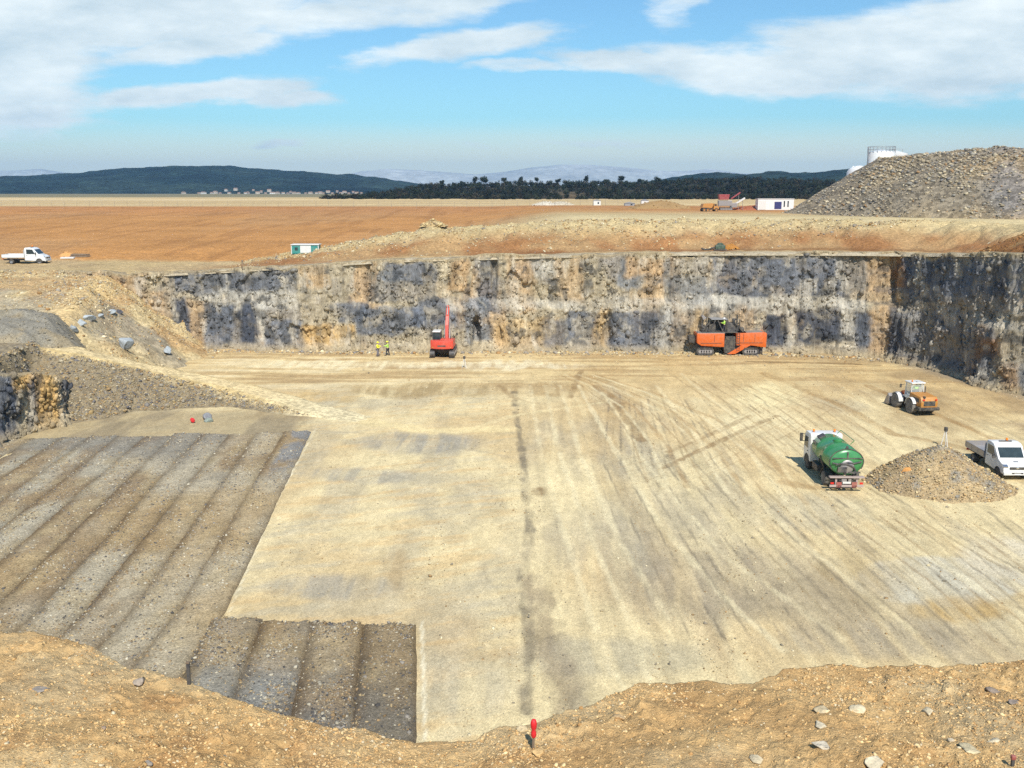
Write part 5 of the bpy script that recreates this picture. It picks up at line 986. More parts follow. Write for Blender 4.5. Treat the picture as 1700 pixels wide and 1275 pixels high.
# ------------------------------------------------------------ people
def skin_mesh(V, E, Rd, root, sub=2):
    me = bpy.data.meshes.new('tmp'); me.from_pydata([tuple(v) for v in V], E, []); o = bpy.data.objects.new('tmp', me); COL.objects.link(o)
    mod = o.modifiers.new('s', 'SKIN'); mod.use_smooth_shade = True; sb = o.modifiers.new('u', 'SUBSURF'); sb.levels = sub; sb.render_levels = sub
    for i, d in enumerate(me.skin_vertices[0].data): d.radius = (Rd[i], Rd[i]) if not isinstance(Rd[i], tuple) else Rd[i]; d.use_root = (i == root)
    dg = bpy.context.evaluated_depsgraph_get(); r = bpy.data.meshes.new_from_object(o.evaluated_get(dg)); bpy.data.objects.remove(o); bpy.data.meshes.remove(me); r.materials.clear(); return r
def person(loc, rz, label, top=HIVIS, legs=NAVY, armL=(.25, .22, -.25), armR=(.25, -.22, -.25), stride=.12, seated=False, helmet=WHITE, lean=.0):
    """armL / armR: hand place relative to the shoulder."""
    root = empty('person', loc, rz); tag(root, label, 'person')
    hz = .93 if not seated else .0; L = lean
    J = {'pel': (0, 0, hz), 'wai': (.02 + L * .3, 0, hz + .17), 'che': (.03 + L * .8, 0, hz + .38), 'nek': (.02 + L, 0, hz + .56), 'hd0': (.04 + L, 0, hz + .64), 'hd1': (.05 + L, 0, hz + .74), 'hd2': (.03 + L, 0, hz + .82)}
    for s, h in ((1, armL), (-1, armR)):
        k = 'L' if s > 0 else 'R'; sh = Vector((.0 + L, s * .19, hz + .49)); hd = sh + Vector(h); mid = (sh + hd) / 2; d = hd - sh; l = min(d.length, .54)
        off = math.sqrt(max(0, .28 ** 2 - (l / 2) ** 2)); el = mid + Vector((-.4 * off, s * .5 * off, -.8 * off))
        J.update({'sh' + k: sh, 'el' + k: el, 'wr' + k: hd})
        if seated: J.update({'hi' + k: (.02, s * .10, hz - .03), 'kn' + k: (.44, s * .14, hz - .02), 'an' + k: (.5, s * .14, hz - .42), 'to' + k: (.66, s * .15, hz - .46)})
        else: J.update({'hi' + k: (0, s * .10, hz - .06), 'kn' + k: (.05 + s * stride * .6, s * .11, .50), 'an' + k: (s * stride, s * .12, .09), 'to' + k: (s * stride + .17, s * .14, .035)})
    names = list(J); ix = {n: i for i, n in enumerate(names)}; V = [Vector(J[n]) for n in names]
    rad = dict(pel=(.15, .12), wai=(.135, .105), che=(.165, .12), nek=.055, hd0=.062, hd1=.092, hd2=.07)
    for k in 'LR': rad.update({'sh' + k: .062, 'el' + k: .045, 'wr' + k: .030, 'hi' + k: .092, 'kn' + k: .06, 'an' + k: .043, 'to' + k: .036})
    Rd = [rad[n] for n in names]; E = [('pel', 'wai'), ('wai', 'che'), ('che', 'nek'), ('nek', 'hd0'), ('hd0', 'hd1'), ('hd1', 'hd2')]
    for k in 'LR': E += [('che', 'sh' + k), ('sh' + k, 'el' + k), ('el' + k, 'wr' + k), ('pel', 'hi' + k), ('hi' + k, 'kn' + k), ('kn' + k, 'an' + k), ('an' + k, 'to' + k)]
    E = [(ix[a], ix[b]) for a, b in E]
    nb = len(V)
    for k, s in (('L', 1), ('R', -1)):          # palm, four fingers and a thumb
        w = V[ix['wr' + k]]; d = (w - V[ix['el' + k]]).normalized(); side = d.cross(Vector((0, 0, 1))).normalized() if abs(d.z) < .95 else Vector((1, 0, 0)); dn = d.cross(side)
        V.append(w + d * .075); Rd.append((.038, .02)); E.append((ix['wr' + k], len(V) - 1)); palm = len(V) - 1
        for q, (o_, ln) in enumerate(((-.03, .075), (-.010, .088), (.010, .082), (.03, .062))):
            V.append(V[palm] + side * o_ + d * .04); Rd.append(.0095); E.append((palm, len(V) - 1)); V.append(V[-1] + d * ln * .7 + dn * .02); Rd.append(.0085); E.append((len(V) - 2, len(V) - 1))
        V.append(w + d * .03 + side * .045); Rd.append(.011); E.append((ix['wr' + k], len(V) - 1)); V.append(V[-1] + d * .05 + side * .015); Rd.append(.009); E.append((len(V) - 2, len(V) - 1))
    V.append(Vector(J['hd1']) + Vector((.105, 0, -.01))); Rd.append(.016); E.append((ix['hd1'], len(V) - 1))        # nose
    body = link('body', skin_mesh(V, E, Rd, 0, 2), SKIN, root, True)
    m = MB()
    for s in (1, -1): m.sphere(Vector(J['hd1']) + Vector((.085, s * .034, .02)), (.012, .016, .01), 8)
    m.build('eyes', BLACK, body); m = MB(); m.box(Vector(J['hd1']) + Vector((.088, 0, -.05)), (.01, .05, .012)); m.build('mouth', HAZ, body)
    def garment(name, ns, es, gr, mat):
        i2 = {n: i for i, n in enumerate(ns)}; return link(name, skin_mesh([Vector(J[n]) for n in ns], [(i2[a], i2[b]) for a, b in es], [(tuple(q + gr for q in rad[n]) if isinstance(rad[n], tuple) else rad[n] + gr) for n in ns], 0, 2), mat, root, True)
    J['neb'] = Vector(J['che']).lerp(Vector(J['nek']), .6); rad['neb'] = .075
    j = garment('jacket', ['pel', 'wai', 'che', 'neb', 'shL', 'elL', 'wrL', 'shR', 'elR', 'wrR'], [('pel', 'wai'), ('wai', 'che'), ('che', 'neb'), ('che', 'shL'), ('shL', 'elL'), ('elL', 'wrL'), ('che', 'shR'), ('shR', 'elR'), ('elR', 'wrR')], .024, top)
    garment('trousers', ['pel', 'hiL', 'knL', 'anL', 'hiR', 'knR', 'anR'], [('pel', 'hiL'), ('hiL', 'knL'), ('knL', 'anL'), ('pel', 'hiR'), ('hiR', 'knR'), ('knR', 'anR')], .022, legs)
    for k in 'LR':
        a, t = Vector(J['an' + k]), Vector(J['to' + k]); m = MB(); d = (t - a); m.box((a + t) / 2 + Vector((-.02, 0, -.01)), (.29, .105, .1), bev=.03); m.build('boot', BLACK, root)
    h = Vector(J['hd1']) + Vector((-.012, 0, .055)); m = MB(); m.lathe([(.155, 0), (.128, .012), (.124, .05), (.095, .1), (.05, .125), (.005, .13)], h, seg=18, sx=1.08); m.box(h + Vector((.14, 0, .005)), (.1, .17, .014), bev=.004); m.build('helmet', helmet, root, 50)
    return root
a, b = G(627, 591.5), G(644, 590.5)
person(a, R(-10), 'left one of the two workers in yellow jackets by the face, in grey trousers', HIVIS, GREYCLOTH, (.40, .10, -.18), (.34, .02, -.30), .05, helmet=HIVIS)
person(b, R(172), 'right one of the two workers by the face, yellow vest and black trousers, legs apart', HIGREEN, NAVY, (.42, .0, -.12), (.1, -.24, -.42), .2, helmet=HIVIS)
c_, s_ = math.cos(LRZ), math.sin(LRZ); person((LO[0] - .38 * c_, LO[1] - .38 * s_, 1.84), LRZ, 'driver in a green vest sitting in the wheel loader cab', HIGREEN, NAVY, (.42, .06, -.22), (.42, -.06, -.22), 0, True, BLACK)
person(MINER + np.array((-.75, -.9, 2.785)), R(180), 'operator in a pale green vest standing on the deck of the orange machine', HIGREEN, NAVY, (.4, .05, -.2), (.4, -.05, -.2), .05, helmet=WHITE)
w_ = G(1262, 588.5); person((w_[0], w_[1] - .3, 0), R(100), 'worker in a yellow jacket standing at the rear end of the orange machine', HIVIS, NAVY, (.2, .2, -.4), (.4, .0, -.1), .08, helmet=HIVIS)

# ------------------------------------------------------------ small things
def tripod(loc, h, label, head, legs, rz=0, spread=.32):
    root = empty('survey_tripod', loc, rz); tag(root, label, 'survey tripod')
    for k in range(3):
        a = 2.1 * k + .5; m = MB(); m.tube([(spread * h * math.cos(a), spread * h * math.sin(a), 0), (.05 * math.cos(a), .05 * math.sin(a), h * .74)], .022 * h / 1.5 + .008, 6); m.build('leg', legs, root)
    m = MB(); m.lathe([(.1, h * .73), (.1, h * .76)], seg=14); m.build('head_plate', GREYP, root)
    m = MB(); m.box((0, 0, h * .86), (.2, .24, .2 * h), bev=.03); m.cyl((-.14, 0, h * .88), (.16, 0, h * .88), .05, seg=12); m.build('instrument', head, root)
p = G(1568, 741); tripod(p, 1.65, 'pale grey survey tripod standing behind the gravel heap', DGREY, OFFWHITE, .4, .18)
x, y = left_hit(403, 447)[:2]; tripod((x, y, ground_z(x, y)), 1.2, 'small brown tripod at the top left edge of the quarry face', WOOD, WOOD, .2, .3)
p = G(771, 611); tripod(p, 1.45, 'thin pale tripod on the pit floor right of the red excavator', DGREY, OFFWHITE, .9, .2)
p = fore_hit(886, 1243); root = empty('marker_stake', p + np.array((0, 0, -.02))); root.scale = (.72, .72, .66); tag(root, 'marker stake wrapped in bright red plastic at the crest of the foreground bank', 'marker stake')
m = MB(); m.box((0, 0, .22), (.035, .035, .5), (.05, .03, 0)); m.build('post', WOOD, root)
m = MB(); m.lathe([(.026, .24), (.042, .27), (.04, .34), (.03, .38), (.045, .42), (.05, .50), (.036, .555), (.015, .57)], seg=14); m.build('red_cap', REDTAPE, root, 60)
p = fore_hit(314, 1131); root = empty('dark_stake', p + np.array((0, 0, -.03))); root.scale = (.7, .7, .66); tag(root, 'plain dark wooden stake upright on the left crest of the foreground bank', 'stake')
m = MB(); m.box((0, 0, .24), (.06, .05, .52), (0, .02, 0), bev=.006); m.build('post', DGREY, root); m = MB(); m.box((0, 0, .505), (.066, .056, .03), (0, .02, 0), bev=.006); m.build('stake_top', WOOD, root)
p = fore_hit(1697, 1272); root = empty('rusty_stake', p + np.array((.02, 0, -.05))); root.scale = (.6, .6, .6); tag(root, 'short stake with a rusty red head at the bottom right corner', 'stake')
m = MB(); m.box((0, 0, .1), (.05, .05, .26), bev=.005); m.build('post', DGREY, root); m = MB(); m.box((0, 0, .25), (.08, .07, .08), bev=.02); m.build('stake_head', HAZ, root)
p = left_hit(320, 702); root = empty('red_drum', p + np.array((0, 0, .22)), .4); root.rotation_euler = (math.pi / 2, 0, .5); tag(root, 'small red drum lying among the stones below the haul ramp', 'drum')
m = MB(); root.scale = (.6, .6, .6); m.lathe([(.26, -.4), (.28, -.39), (.28, -.14), (.3, -.12), (.28, -.1), (.28, .1), (.3, .12), (.28, .14), (.28, .39), (.26, .4)], seg=20); d_ = m.build('drum_shell', REDTAPE, root, 40); m = MB(); m.lathe([(.05, .4), (.05, .44)], (.14, 0, 0), seg=10); m.build('bung', DGREY, d_)
def ground_item(name, px, D, rz=0.0, dz=0.0):
    d = ray(px, 400); x = d[0] / d[1] * D; return empty(name, (x, D, float(upper_z(x, D)) + dz), rz)
root = ground_item('site_cabin', 508, 136.5, 0, .02); tag(root, 'low teal metal cabin with a pale middle panel on the bank by the orange field', 'site cabin')
m = MB(); m.box((0, 0, .72), (3.7, 1.9, 1.2), bev=.04); m.build('body', TEAL, root)
m = MB(); m.box((.1, -.965, .74), (1.5, .04, .98)); m.box((.1, -.98, .74), (.04, .02, .98)); m.build('door_panel', OFFWHITE, root)
m = MB(); m.box((0, 0, 1.37), (3.95, 2.1, .12), bev=.03); m.build('roof', OFFWHITE, root)
m = MB()
for s in (1, -1): m.box((s * 1.88, -.9, .7), (.1, .12, 1.3))
m.build('corner_post', OFFWHITE, root)
m = MB(); m.box((-1.2, -.965, .8), (.42, .03, .42)); m.build('window', GLASS, root)
m = MB(); m.box((0, 0, .06), (3.6, .2, .14)); m.build('skid', DGREY, root)
root = ground_item('stone_slab', 110, 143, .1); tag(root, 'flat white slab lying on the ground right of the far flatbed', 'slab'); m = MB(); m.box((0, 0, .16), (1.9, .8, .2), (.05, 0, 0), bev=.04); m.build('slab', OFFWHITE, root)
root = ground_item('timber_stack', 130, 145, .1); tag(root, 'low stack of dark timber beside the white slab', 'timber stack')
for k in range(3):
    for r_ in range(2): m = MB(); m.box((.0 + .1 * k, k * .32 - .3, .14 + r_ * .24), (2.6 - .3 * r_, .26, .2), (0, .02 * k, .03 * k), bev=.02); m.build('beam', WOOD, root)
root = ground_item('pump_set', 1192, 126, 0); tag(root, 'small dark green pump with black hose on the rim above the orange machine', 'pump')
m = MB(); m.box((.3, 0, .45), (1.3, .7, .5), bev=.08); m.prism([(-.2, .7), (.8, .7), (.5, 1.0), (.1, 1.0)], 1, -.3, .3, .03); m.build('engine', paint('dark_green_paint', (.03, .07, .045), .5), root)
m = MB(); m.box((.3, 0, .12), (1.7, .8, .12)); m.build('skid', DGREY, root)
m = MB(); m.tube([(-.4, 0, .4), (-.8, -.1, .3), (-1.2, -.1, .14), (-1.7, 0, .12), (-2.1, 0, .3)], .12, 8); m.build('hose', BLACK, root)
root = ground_item('spoil_heap', 1214, 127.5, 0); m = MB(); m.bm.clear(); bpy.data.objects.remove(root)
p_ = at(1214, 404, 127.6); heap('soil_heap', p_[0], 127.6, 1.1, .8, .8, [S(196, 140, 70) * K, S(186, 128, 64) * K, S(170, 118, 66) * K], 'little ochre soil heap behind the dark green pump', 'soil heap', 20, .12, .12, 648, base=float(upper_z(p_[0], 127.6)) - .05, mat=M_SOIL)

# ------------------------------------------------------------ plant beyond: silos, container, machines
def far_x(px, D): return (px - CX) / F * (D * CT + 1.0)
def far_root(name, px, D, label, cat, rz=0.0): return tag(empty(name, (far_x(px, D), D, float(upper_z(far_x(px, D), D)) - .1), rz), label, cat)
root = far_root('silo', 1456, 250, 'tall white silo with a railed top behind the spoil pile', 'silo')
m = MB(); m.lathe([(3.3, 0), (3.3, 14.0), (3.1, 14.4), (.3, 14.9)], seg=40); m.build('shell', WHITE, root, 40)
m = MB()
for k in range(20):
    a = 2 * math.pi * k / 20; m.tube([(3.3 * math.cos(a), 3.3 * math.sin(a), 14.1), (3.3 * math.cos(a), 3.3 * math.sin(a), 15.6)], .05, 5)
for z in (14.9, 15.6): m.tube([(3.3 * math.cos(2 * math.pi * k / 28), 3.3 * math.sin(2 * math.pi * k / 28), z) for k in range(29)], .05, 5)
m.build('railing', GREYP, root)
m = MB(); m.tube([(-3.45, -.6, 0), (-3.45, -.6, 15.6)], .07, 6); m.tube([(-3.45, -.2, 0), (-3.45, -.2, 15.6)], .07, 6); m.build('ladder', GREYP, root)
root = far_root('silo', 1480, 262, 'second white silo mostly hidden behind the spoil pile, right of the railed one', 'silo'); m = MB(); m.lathe([(3.0, 0), (3.0, 14.4), (.3, 15.2)], seg=36); m.build('shell', OFFWHITE, root, 40)
m = MB(); m.box((0, 0, 15.6), (3.5, .1, .1)); m.tube([(-1.7, 0, 14.8), (-1.7, 0, 15.6)], .06); m.tube([(1.7, 0, 14.8), (1.7, 0, 15.6)], .06); m.build('railing', GREYP, root)
root = far_root('dome_tank', 1422, 246, 'low white domed tank left of the tall silo', 'tank'); m = MB(); m.lathe([(3.0, 0), (3.0, 9.2), (2.6, 10.0), (1.6, 10.6), (.1, 10.9)], seg=36); m.build('shell', WHITE, root, 30)
m = MB()
for k in range(8): a = 2 * math.pi * k / 8; m.tube([(2.9 * math.cos(a), 2.9 * math.sin(a), 9.3), (1.5 * math.cos(a), 1.5 * math.sin(a), 10.75)], .1, 5)
m.build('roof_ribs', OFFWHITE, root)
root = far_root('container_office', 1285, 236, 'white office container with a dark blue panel at the foot of the spoil pile', 'container')
m = MB(); m.box((0, 0, 1.45), (8.6, 2.6, 2.6), bev=.04); m.build('body', WHITE, root)
m = MB(); m.box((.5, -1.33, 1.25), (1.7, .04, 1.7), bev=.01); m.build('blue_panel', BLUEP, root)
for x in (2.0, 2.9): m = MB(); m.box((x, -1.33, 1.6), (.3, .04, 1.4)); m.build('window', GLASS, root)
m = MB(); m.box((-3.2, -1.33, 1.3), (1.6, .03, 2.1)); m.build('door', OFFWHITE, root)
m = MB(); m.box((0, 0, 2.8), (8.8, 2.8, .1)); m.build('roof', OFFWHITE, root)
root = far_root('dump_truck', 1177, 222, 'yellow dump truck far off in front of the dark wood', 'dump truck', R(10)); root.scale = (.6, .6, .62)
m = MB(); m.prism([(-3.2, 1.6), (-2.8, 2.9), (1.0, 3.1), (1.2, 2.5), (.6, 1.4)], 1, -1.3, 1.3, .05); m.build('dump_body', YORANGE, root)
m = MB(); m.prism([(1.3, .9), (3.4, .9), (3.4, 1.7), (2.8, 1.9), (2.5, 2.9), (1.4, 2.9)], 1, -1.2, 1.2, .06); c_ = m.build('cab', YORANGE, root); m = MB(); m.box((2.0, 0, 2.45), (.9, 2.46, .6)); m.build('window', GLASS, c_)
m = MB(); m.box((0, 0, 1.0), (6.2, 1.2, .4)); m.build('chassis', DGREY, root)
for x in (2.4, -1.0, -2.4):
    for s in (1, -1): wheel(root, x, s * 1.1, .7, .5, BLACK, YORANGE)
root = far_root('crusher_plant', 1210, 236, 'dark red crushing plant with conveyor arms beside the yellow dump truck', 'crusher'); root.scale = (.72, .72, .8)
MAR = paint('maroon_paint', (.28, .03, .04), .5)
m = MB(); m.prism([(-3.5, 3.2), (-.5, 3.2), (-.2, 4.8), (-3.8, 4.8)], 1, -1.2, 1.2, .05); m.build('hopper', MAR, root)
m = MB(); m.box((-1.5, 0, 2.2), (4.5, 1.8, 1.6), bev=.1); m.box((1.6, 0, 1.6), (2.0, 1.6, 1.4), bev=.1); m.build('crusher_body', STEEL, root)
m = MB(); m.prism([(.2, 1.2), (.5, .9), (5.2, 3.5), (5.0, 3.9)], 1, -.5, .5, .02); m.build('conveyor', OFFWHITE, root); m = MB(); m.prism([(.4, 3.6), (.6, 3.3), (3.6, 5.2), (3.4, 5.5)], 1, -.4, .4, .02); m.build('conveyor', MAR, root)
for s in (1, -1): track(root, -3.4, 1.0, s * 1.1, .5, .45)
m = MB(); m.tube([(4.6, 0, 0), (4.4, 0, 3.2)], .08); m.tube([(3.2, 0, 0), (3.0, 0, 4.8)], .08); m.build('support_leg', STEEL, root)
def hut(px, D, w, h, label, mat=OFFWHITE):
    root = far_root('site_hut', px, D, label, 'hut'); root.scale = (.75, .75, .75); m = MB(); m.box((0, 0, h / 2), (w, 2.5, h), bev=.03); m.build('wall', mat, root)
    m = MB(); m.prism([(-w / 2 - .15, h), (w / 2 + .15, h), (0, h + .5)], 1, -1.4, 1.4); m.build('roof', GREYP, root); m = MB(); m.box((w * .15, -1.27, h * .5), (w * .2, .04, h * .4)); m.build('window', GLASS, root)
hut(991, 330, 3.2, 2.2, 'small white hut below the scrub hillock at the edge of the wood'); hut(1070, 300, 3.0, 2.6, 'small pale hut just left of the brown spoil mound'); hut(1045, 320, 4.5, 1.2, 'long low grey shed between the two pale huts', GREYP)
# fence at the far side of the field
root = tag(empty('field_fence', (0, 0, 0)), 'thin wire fence on wooden posts along the far side of the orange field', 'fence'); pts = []
for k in range(56):
    px = -60 + 29 * k * .72; D = 338 - .02 * px; x = far_x(px, D); z = float(upper_z(x, D)); pts.append((x, D, z)); m = MB(); m.cyl((x, D, z - .1), (x, D, z + 1.9), .055, .045, 8); m.build('post', PALEWOOD, root)
m = MB()
for h in (.6, 1.3, 1.95): m.tube([(a, b, c + h) for a, b, c in pts], .018, 4)
m.build('wire', GREYP, root)

# ------------------------------------------------------------ hills, wood, village, mountains
def ridge(name, D0, D1, sky, col, mat, label, nx=260, ny=40, z0=14.0, rough=3.0, sc_=60.0, sd=0, var=None, ext=0.35):
    sky = np.array(sky, float); px = np.linspace(sky[0, 0], sky[-1, 0], nx); sy = np.interp(px, sky[:, 0], sky[:, 1]); v = np.concatenate((np.linspace(0, 1, ny), 1 + np.linspace(.04, ext, 8)))
    PXg, Vg = np.meshgrid(px, v); D = D0 + (D1 - D0) * Vg; Xg = (PXg - CX) / F * (D * CT + 1); zs = HC + (HOR - sy) / F * D1 * 1.0
    rise = np.where(Vg < 1, ss(-.05, 1.02, Vg), 1 - ((Vg - 1) / ext) ** 1.2 * 1.05); Zg = z0 + (zs[None] - z0) * rise
    Zg = np.maximum(Zg, 2.0) + rough * (fbm(Xg / sc_, D / sc_, o=5, seed=sd) - .5) * ss(0, .3, Vg) * 2
    n = fbm(Xg / (sc_ * 2), D / (sc_ * 2), o=4, seed=sd + 1); C = lerp(col[0] * np.ones(Xg.shape + (1,)), col[1], ss(.35, .65, n))
    if var is not None: C = var(C, Xg, D, Vg, PXg)
    return tag(grid(name, Xg, D, Zg, C, mat, smooth=True), label, kind='structure'), (lambda qx, q: (Xg, D, Zg, PXg, Vg))
ridge('mountain', 8200, 9400, [(520, 300), (560, 292), (600, 284), (640, 281), (680, 284), (730, 288), (790, 292), (840, 287), (880, 281), (930, 276), (985, 277), (1040, 281), (1090, 285), (1140, 286), (1180, 282), (1230, 288), (1300, 292), (1480, 300)],
      [np.array((.36, .37, .33)), np.array((.46, .46, .41))], M_MOUNT, 'pale far mountains on the horizon', 300, 30, 5, 26, 700, 801)  # both ranges: base colour paled to stand in for thicker haze
ridge('mountain', 8000, 9000, [(-420, 300), (-100, 286), (20, 283), (70, 281), (110, 287), (170, 291), (300, 299)], [np.array((.36, .37, .33)), np.array((.46, .46, .41))], M_MOUNT, 'pale far mountains at the left of the horizon', 160, 24, 5, 20, 700, 805)
HG = [np.array((.010, .022, .020)), np.array((.020, .034, .026))]
ridge('hill', 1750, 2600, [(-420, 304), (-150, 298), (0, 295), (60, 292), (130, 288), (200, 284), (270, 280), (320, 278), (380, 280), (440, 284), (500, 287), (560, 291), (620, 297), (680, 302), (740, 310), (840, 322)], HG, M_HILL, 'long wooded blue green hill on the left horizon', 420, 70, 13.5, 9, 70, 811)
ridge('hill', 1250, 1700, [(840, 326), (940, 313), (1030, 305), (1110, 300), (1150, 294), (1210, 290), (1280, 289), (1340, 287), (1390, 283), (1450, 286), (1600, 296), (1900, 312)], HG, M_HILL, 'wooded hill behind the spoil pile', 320, 50, 13.5, 7, 50, 821)
WSKY = [(540, 336), (580, 332), (620, 326), (660, 318), (710, 313), (770, 311), (850, 309), (960, 309), (1080, 308), (1200, 304), (1330, 303), (1500, 310), (1800, 324)]
def scrub(C, X, D, V, P): return lerp(C, S(126, 106, 76) * .55, np.exp(-((P - 945) / 36) ** 2) * ss(.75, .2, V) * ss(.35, .55, fbm(X / 9, D / 20, o=3, seed=3)))
_, wood = ridge('wood_hill', 560, 760, WSKY, [np.array((.018, .022, .016)), np.array((.035, .034, .022))], M_HILL, 'low rise under the dark wood', 300, 40, 14.5, 2, 30, 831, scrub)
def crown_template(n, blobs, seed):
    r = np.random.default_rng(seed); V, Fc = [], []
    cs = r.normal(size=(blobs, 3)); cs /= np.linalg.norm(cs, axis=1)[:, None]; cs *= r.uniform(.1, .62, (blobs, 1)); rad = r.uniform(.3, .52, blobs)
    for i in range(n):
        b = r.integers(blobs); d = r.normal(size=3); d /= np.linalg.norm(d); p = cs[b] + d * rad[b] * r.uniform(.55, 1.0); t = r.normal(size=3); t -= t @ d * d * .6; t /= np.linalg.norm(t); s = np.cross(t, d + r.normal(size=3) * .4); k = r.uniform(.07, .16)
        o = len(V); V += [p - t * k - s * k * .6, p + t * k - s * k * .5, p + t * k * .3 + s * k]; Fc.append((o, o + 1, o + 2))
    return np.array(V), np.array(Fc)
CROWNS = [crown_template(150, 8, 900 + i) for i in range(5)]
PINES = []
for i in range(3):
    v, f = crown_template(170, 9, 950 + i); v = v * np.array((1.0, 1.0, .62)); PINES.append((v, f))
Xg, Dg, Zg, PXg, Vg = wood(0, 0)
n = 2600; i, j = rng.integers(0, 40, n), rng.integers(0, Xg.shape[1], n); m = (np.abs(PXg[i, j] - 945) > 34) | (Vg[i, j] > .45) | (rng.random(n) < .25); i, j = i[m], j[m]; k = rng.uniform(.6, 1.25, len(i))
P = np.stack((Xg[i, j] + rng.uniform(-2, 2, len(i)), Dg[i, j] + rng.uniform(-2, 2, len(i)), Zg[i, j] + 2.0 * k), 1); size = np.stack((2.9 * k, 2.9 * k, 2.6 * k), 1)
tag(scatter('wood', P, size, pick([np.array((.022, .030, .018)), np.array((.034, .040, .022)), np.array((.020, .026, .020)), np.array((.045, .040, .026))], len(P), .2), M_LEAF, tilt=.2, templates=CROWNS), 'dark wood of low trees covering the rise beyond the plain', 'wood', kind='stuff')
for q, (px, ytop, w, lb) in enumerate([(735, 303, 3.2, 'small dark pine leftmost on the skyline of the wood'), (768, 305, 4.2, 'low bushy pine second from the left on the wood skyline'), (789, 296, 3.8, 'narrow tall pine left of the broad twin crowned one'), (802, 295, 5.6, 'broadest tall pine on the left part of the wood skyline'), (837, 296, 3.6, 'round headed pine alone right of the broad pine'),
                                       (864, 297, 3.4, 'slender pine between two gaps of the skyline, left of the middle'), (892, 298, 3.6, 'pine just right of the middle of the wood skyline'), (926, 301, 4.0, 'wide low pine above the bare scrub hillock'), (972, 296, 4.0, 'dark pine right of the scrub hillock'), (1006, 302, 4.4, 'spreading pine in a group right of centre'),
                                       (1032, 295, 5.4, 'large open crowned pine, tallest right of centre'), (1062, 301, 4.2, 'pine right of the large open crowned one'), (1090, 298, 4.6, 'dense round pine rightmost on the wood skyline')]):
    D = 742.0; x = far_x(px, D); zt = HC + (HOR - ytop + 5) / F * D; zg = float(np.interp(px, PXg[0], np.interp(px, PXg[0], Zg[36]) * np.ones(Xg.shape[1]))); hh = zt - zg
    root = tag(empty('pine_tree', (x, D, zg)), lb, 'tree', 'pines standing above the wood'); h = max(hh, 5)
    m = MB(); m.cyl((0, 0, -.5), (.2, 0, h * .55), .3, .18, 8); m.tube([(.1, 0, h * .4), (w * .25, 0, h * .7)], .1, 5); m.tube([(.1, 0, h * .45), (-w * .25, .3, h * .72)], .1, 5); m.build('trunk', M_BARK, root)
    nb = 5; P = np.stack((rng.uniform(-.28, .28, nb) * w, rng.uniform(-.3, .3, nb) * w, h * .66 + rng.uniform(-.16, .12, nb) * h), 1); s_ = np.stack((np.full(nb, w * .62), np.full(nb, w * .62), np.full(nb, h * .42)), 1)
    scatter('crown', P, s_, pick([np.array((.020, .030, .018)), np.array((.03, .04, .022))], nb, .15), M_LEAF, root, .3, PINES)
# village at the foot of the left hill
proto = []
for k, (w, d_, h) in enumerate([(9, 7, 5.5), (12, 8, 6.5), (7, 7, 4.5), (15, 9, 6)]):
    root = empty('house'); m = MB(); m.box((0, 0, h / 2), (w, d_, h)); wl = m.build('wall', [paint('grey_render', (.5, .48, .44), .8), paint('cream_render', (.46, .40, .33), .8), paint('pink_render', (.36, .29, .25), .8), OFFWHITE][k], root)
    m = MB(); m.prism([(-d_ / 2 - .4, h), (d_ / 2 + .4, h), (0, h + 2.2)], 0, -w / 2 - .3, w / 2 + .3); m.build('roof', paint('clay_tiles', (.24, .15, .11), .9), root)
    for x in (-w * .25, w * .25): m = MB(); m.box((x, -d_ / 2 - .02, h * .55), (1.2, .08, 1.5)); m.build('window', DGREY, root)
    proto.append(root)
first = [True] * 4
hs = [(305, 326, 1), (338, 324, 3), (352, 327, 0), (358, 323, 1), (366, 325, 2), (376, 319, 0), (381, 327, 0), (392, 318, 1), (397, 327, 2), (408, 326, 0), (421, 319, 2), (428, 324, 1), (434, 321, 2), (441, 325, 2), (447, 320, 1), (452, 330, 3), (470, 326, 0), (478, 325, 2), (489, 327, 1), (496, 326, 0),
      (508, 328, 2), (516, 327, 1), (526, 326, 0), (537, 328, 2), (545, 322, 1), (552, 325, 2), (560, 321, 2), (566, 327, 0), (572, 323, 1), (579, 326, 2), (586, 322, 2), (592, 327, 1), (600, 324, 2), (330, 328, 2), (412, 323, 2), (461, 328, 1), (483, 322, 2), (532, 324, 1)]
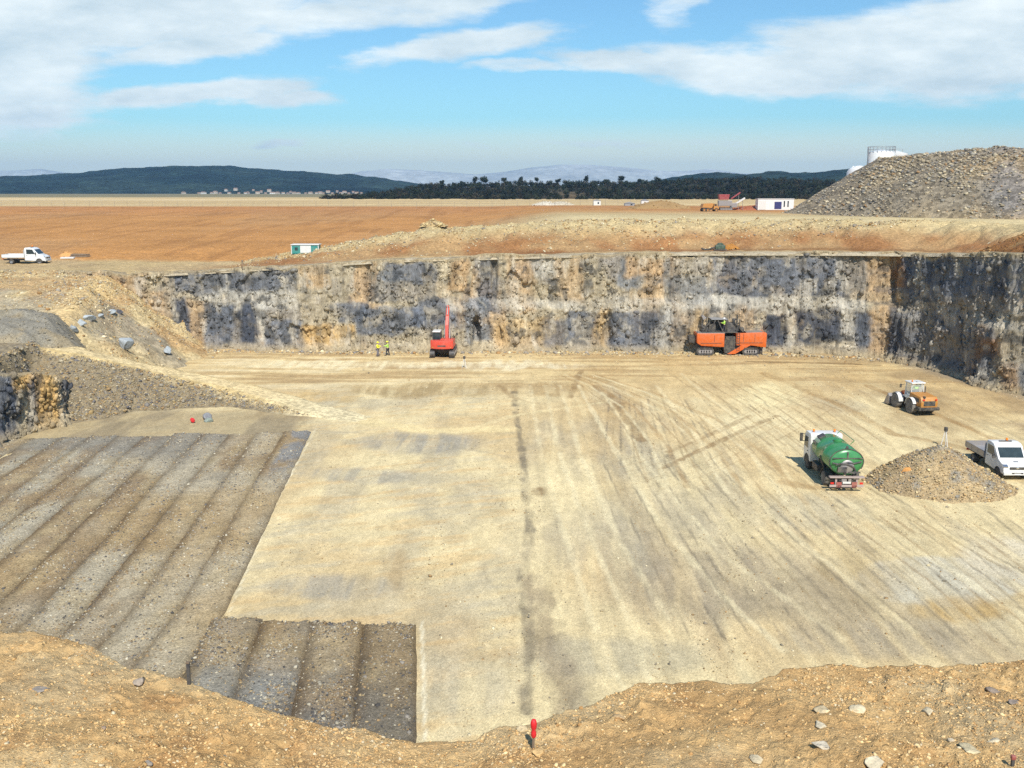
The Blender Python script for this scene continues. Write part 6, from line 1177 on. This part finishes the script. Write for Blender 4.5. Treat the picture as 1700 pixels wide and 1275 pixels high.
for q, (px, py, k) in enumerate(hs):
    o = proto[k] if first[k] else copy_tree(proto[k]); first[k] = False
    zs = HC + (HOR - np.interp(px, [280, 320, 380, 440, 500, 560, 620], [280, 278, 280, 284, 287, 291, 297])) / F * 2600; Ds = np.arange(1755., 2500, 5); zq = 13.5 + (zs - 13.5) * ss(-.05, 1.02, (Ds - 1750) / 850.); yq = HOR + F * (HC - zq) / Ds; iD = int(np.argmin(np.abs(yq - (py - 1)))); D = float(Ds[iD]); z = float(zq[iD]); x = far_x(px, D)
    o.location = (x, D, z + .3); o.scale = (.62, .62, .62); o.rotation_euler.z = ((q * 53) % 50 - 25) / 40.
    tag(o, 'small pale house with a clay roof in the village below the left hill', 'house', 'houses of the distant village')

# ------------------------------------------------------------ air
def haze():
    bm = bmesh.new(); bmesh.ops.create_cube(bm, size=1); bmesh.ops.scale(bm, vec=(21400, 10800, 322), verts=bm.verts); bmesh.ops.translate(bm, vec=(0, 5300, 159), verts=bm.verts)
    me = bpy.data.meshes.new('haze'); bm.to_mesh(me); bm.free(); m = bpy.data.materials.new('haze'); m.use_nodes = True; N, L = m.node_tree.nodes, m.node_tree.links; N.clear()
    out = N.new('ShaderNodeOutputMaterial'); v = N.new('ShaderNodeVolumePrincipled'); v.inputs['Color'].default_value = (.29, .56, .92, 1); v.inputs['Density'].default_value = HAZE; v.inputs['Anisotropy'].default_value = 0.0
    L.new(v.outputs[0], out.inputs['Volume']); o = link('haze', me, m); tag(o, 'blue haze over the far hills', kind='stuff'); return o
HAZE = 8.5e-5
haze()
# ------------------------------------------------------------ loose chips lying on the pit floor
n_ = 60000; x = rng.uniform(-17, 52, n_); y = 31 + 88 * rng.random(n_) ** 1.5
m = (x < xr(y) - 1) & (y < yr(x) - 1) & (rng.random(n_) < .10 + .9 * ss(.5, .68, fbm(x * .9, y * .12, o=4, seed=901))) & ((x > LX(y) + .3) | (y > 82)) & ((x > RX(y) + .3) | (y > 45))
x, y = x[m], y[m]; s_ = np.exp(rng.normal(-2.85, .5, len(x))).clip(.025, .3)
tag(scatter('stone_chips', np.stack((x, y, s_ * .1), 1), s_, pick([S(206, 190, 152) * K, S(180, 164, 132) * K, S(150, 140, 122) * K, S(226, 212, 176) * K, S(170, 140, 100) * K], len(x), .12), M_STONE), 'small stone chips scattered along the tracks of the pit floor', 'chips', kind='stuff')
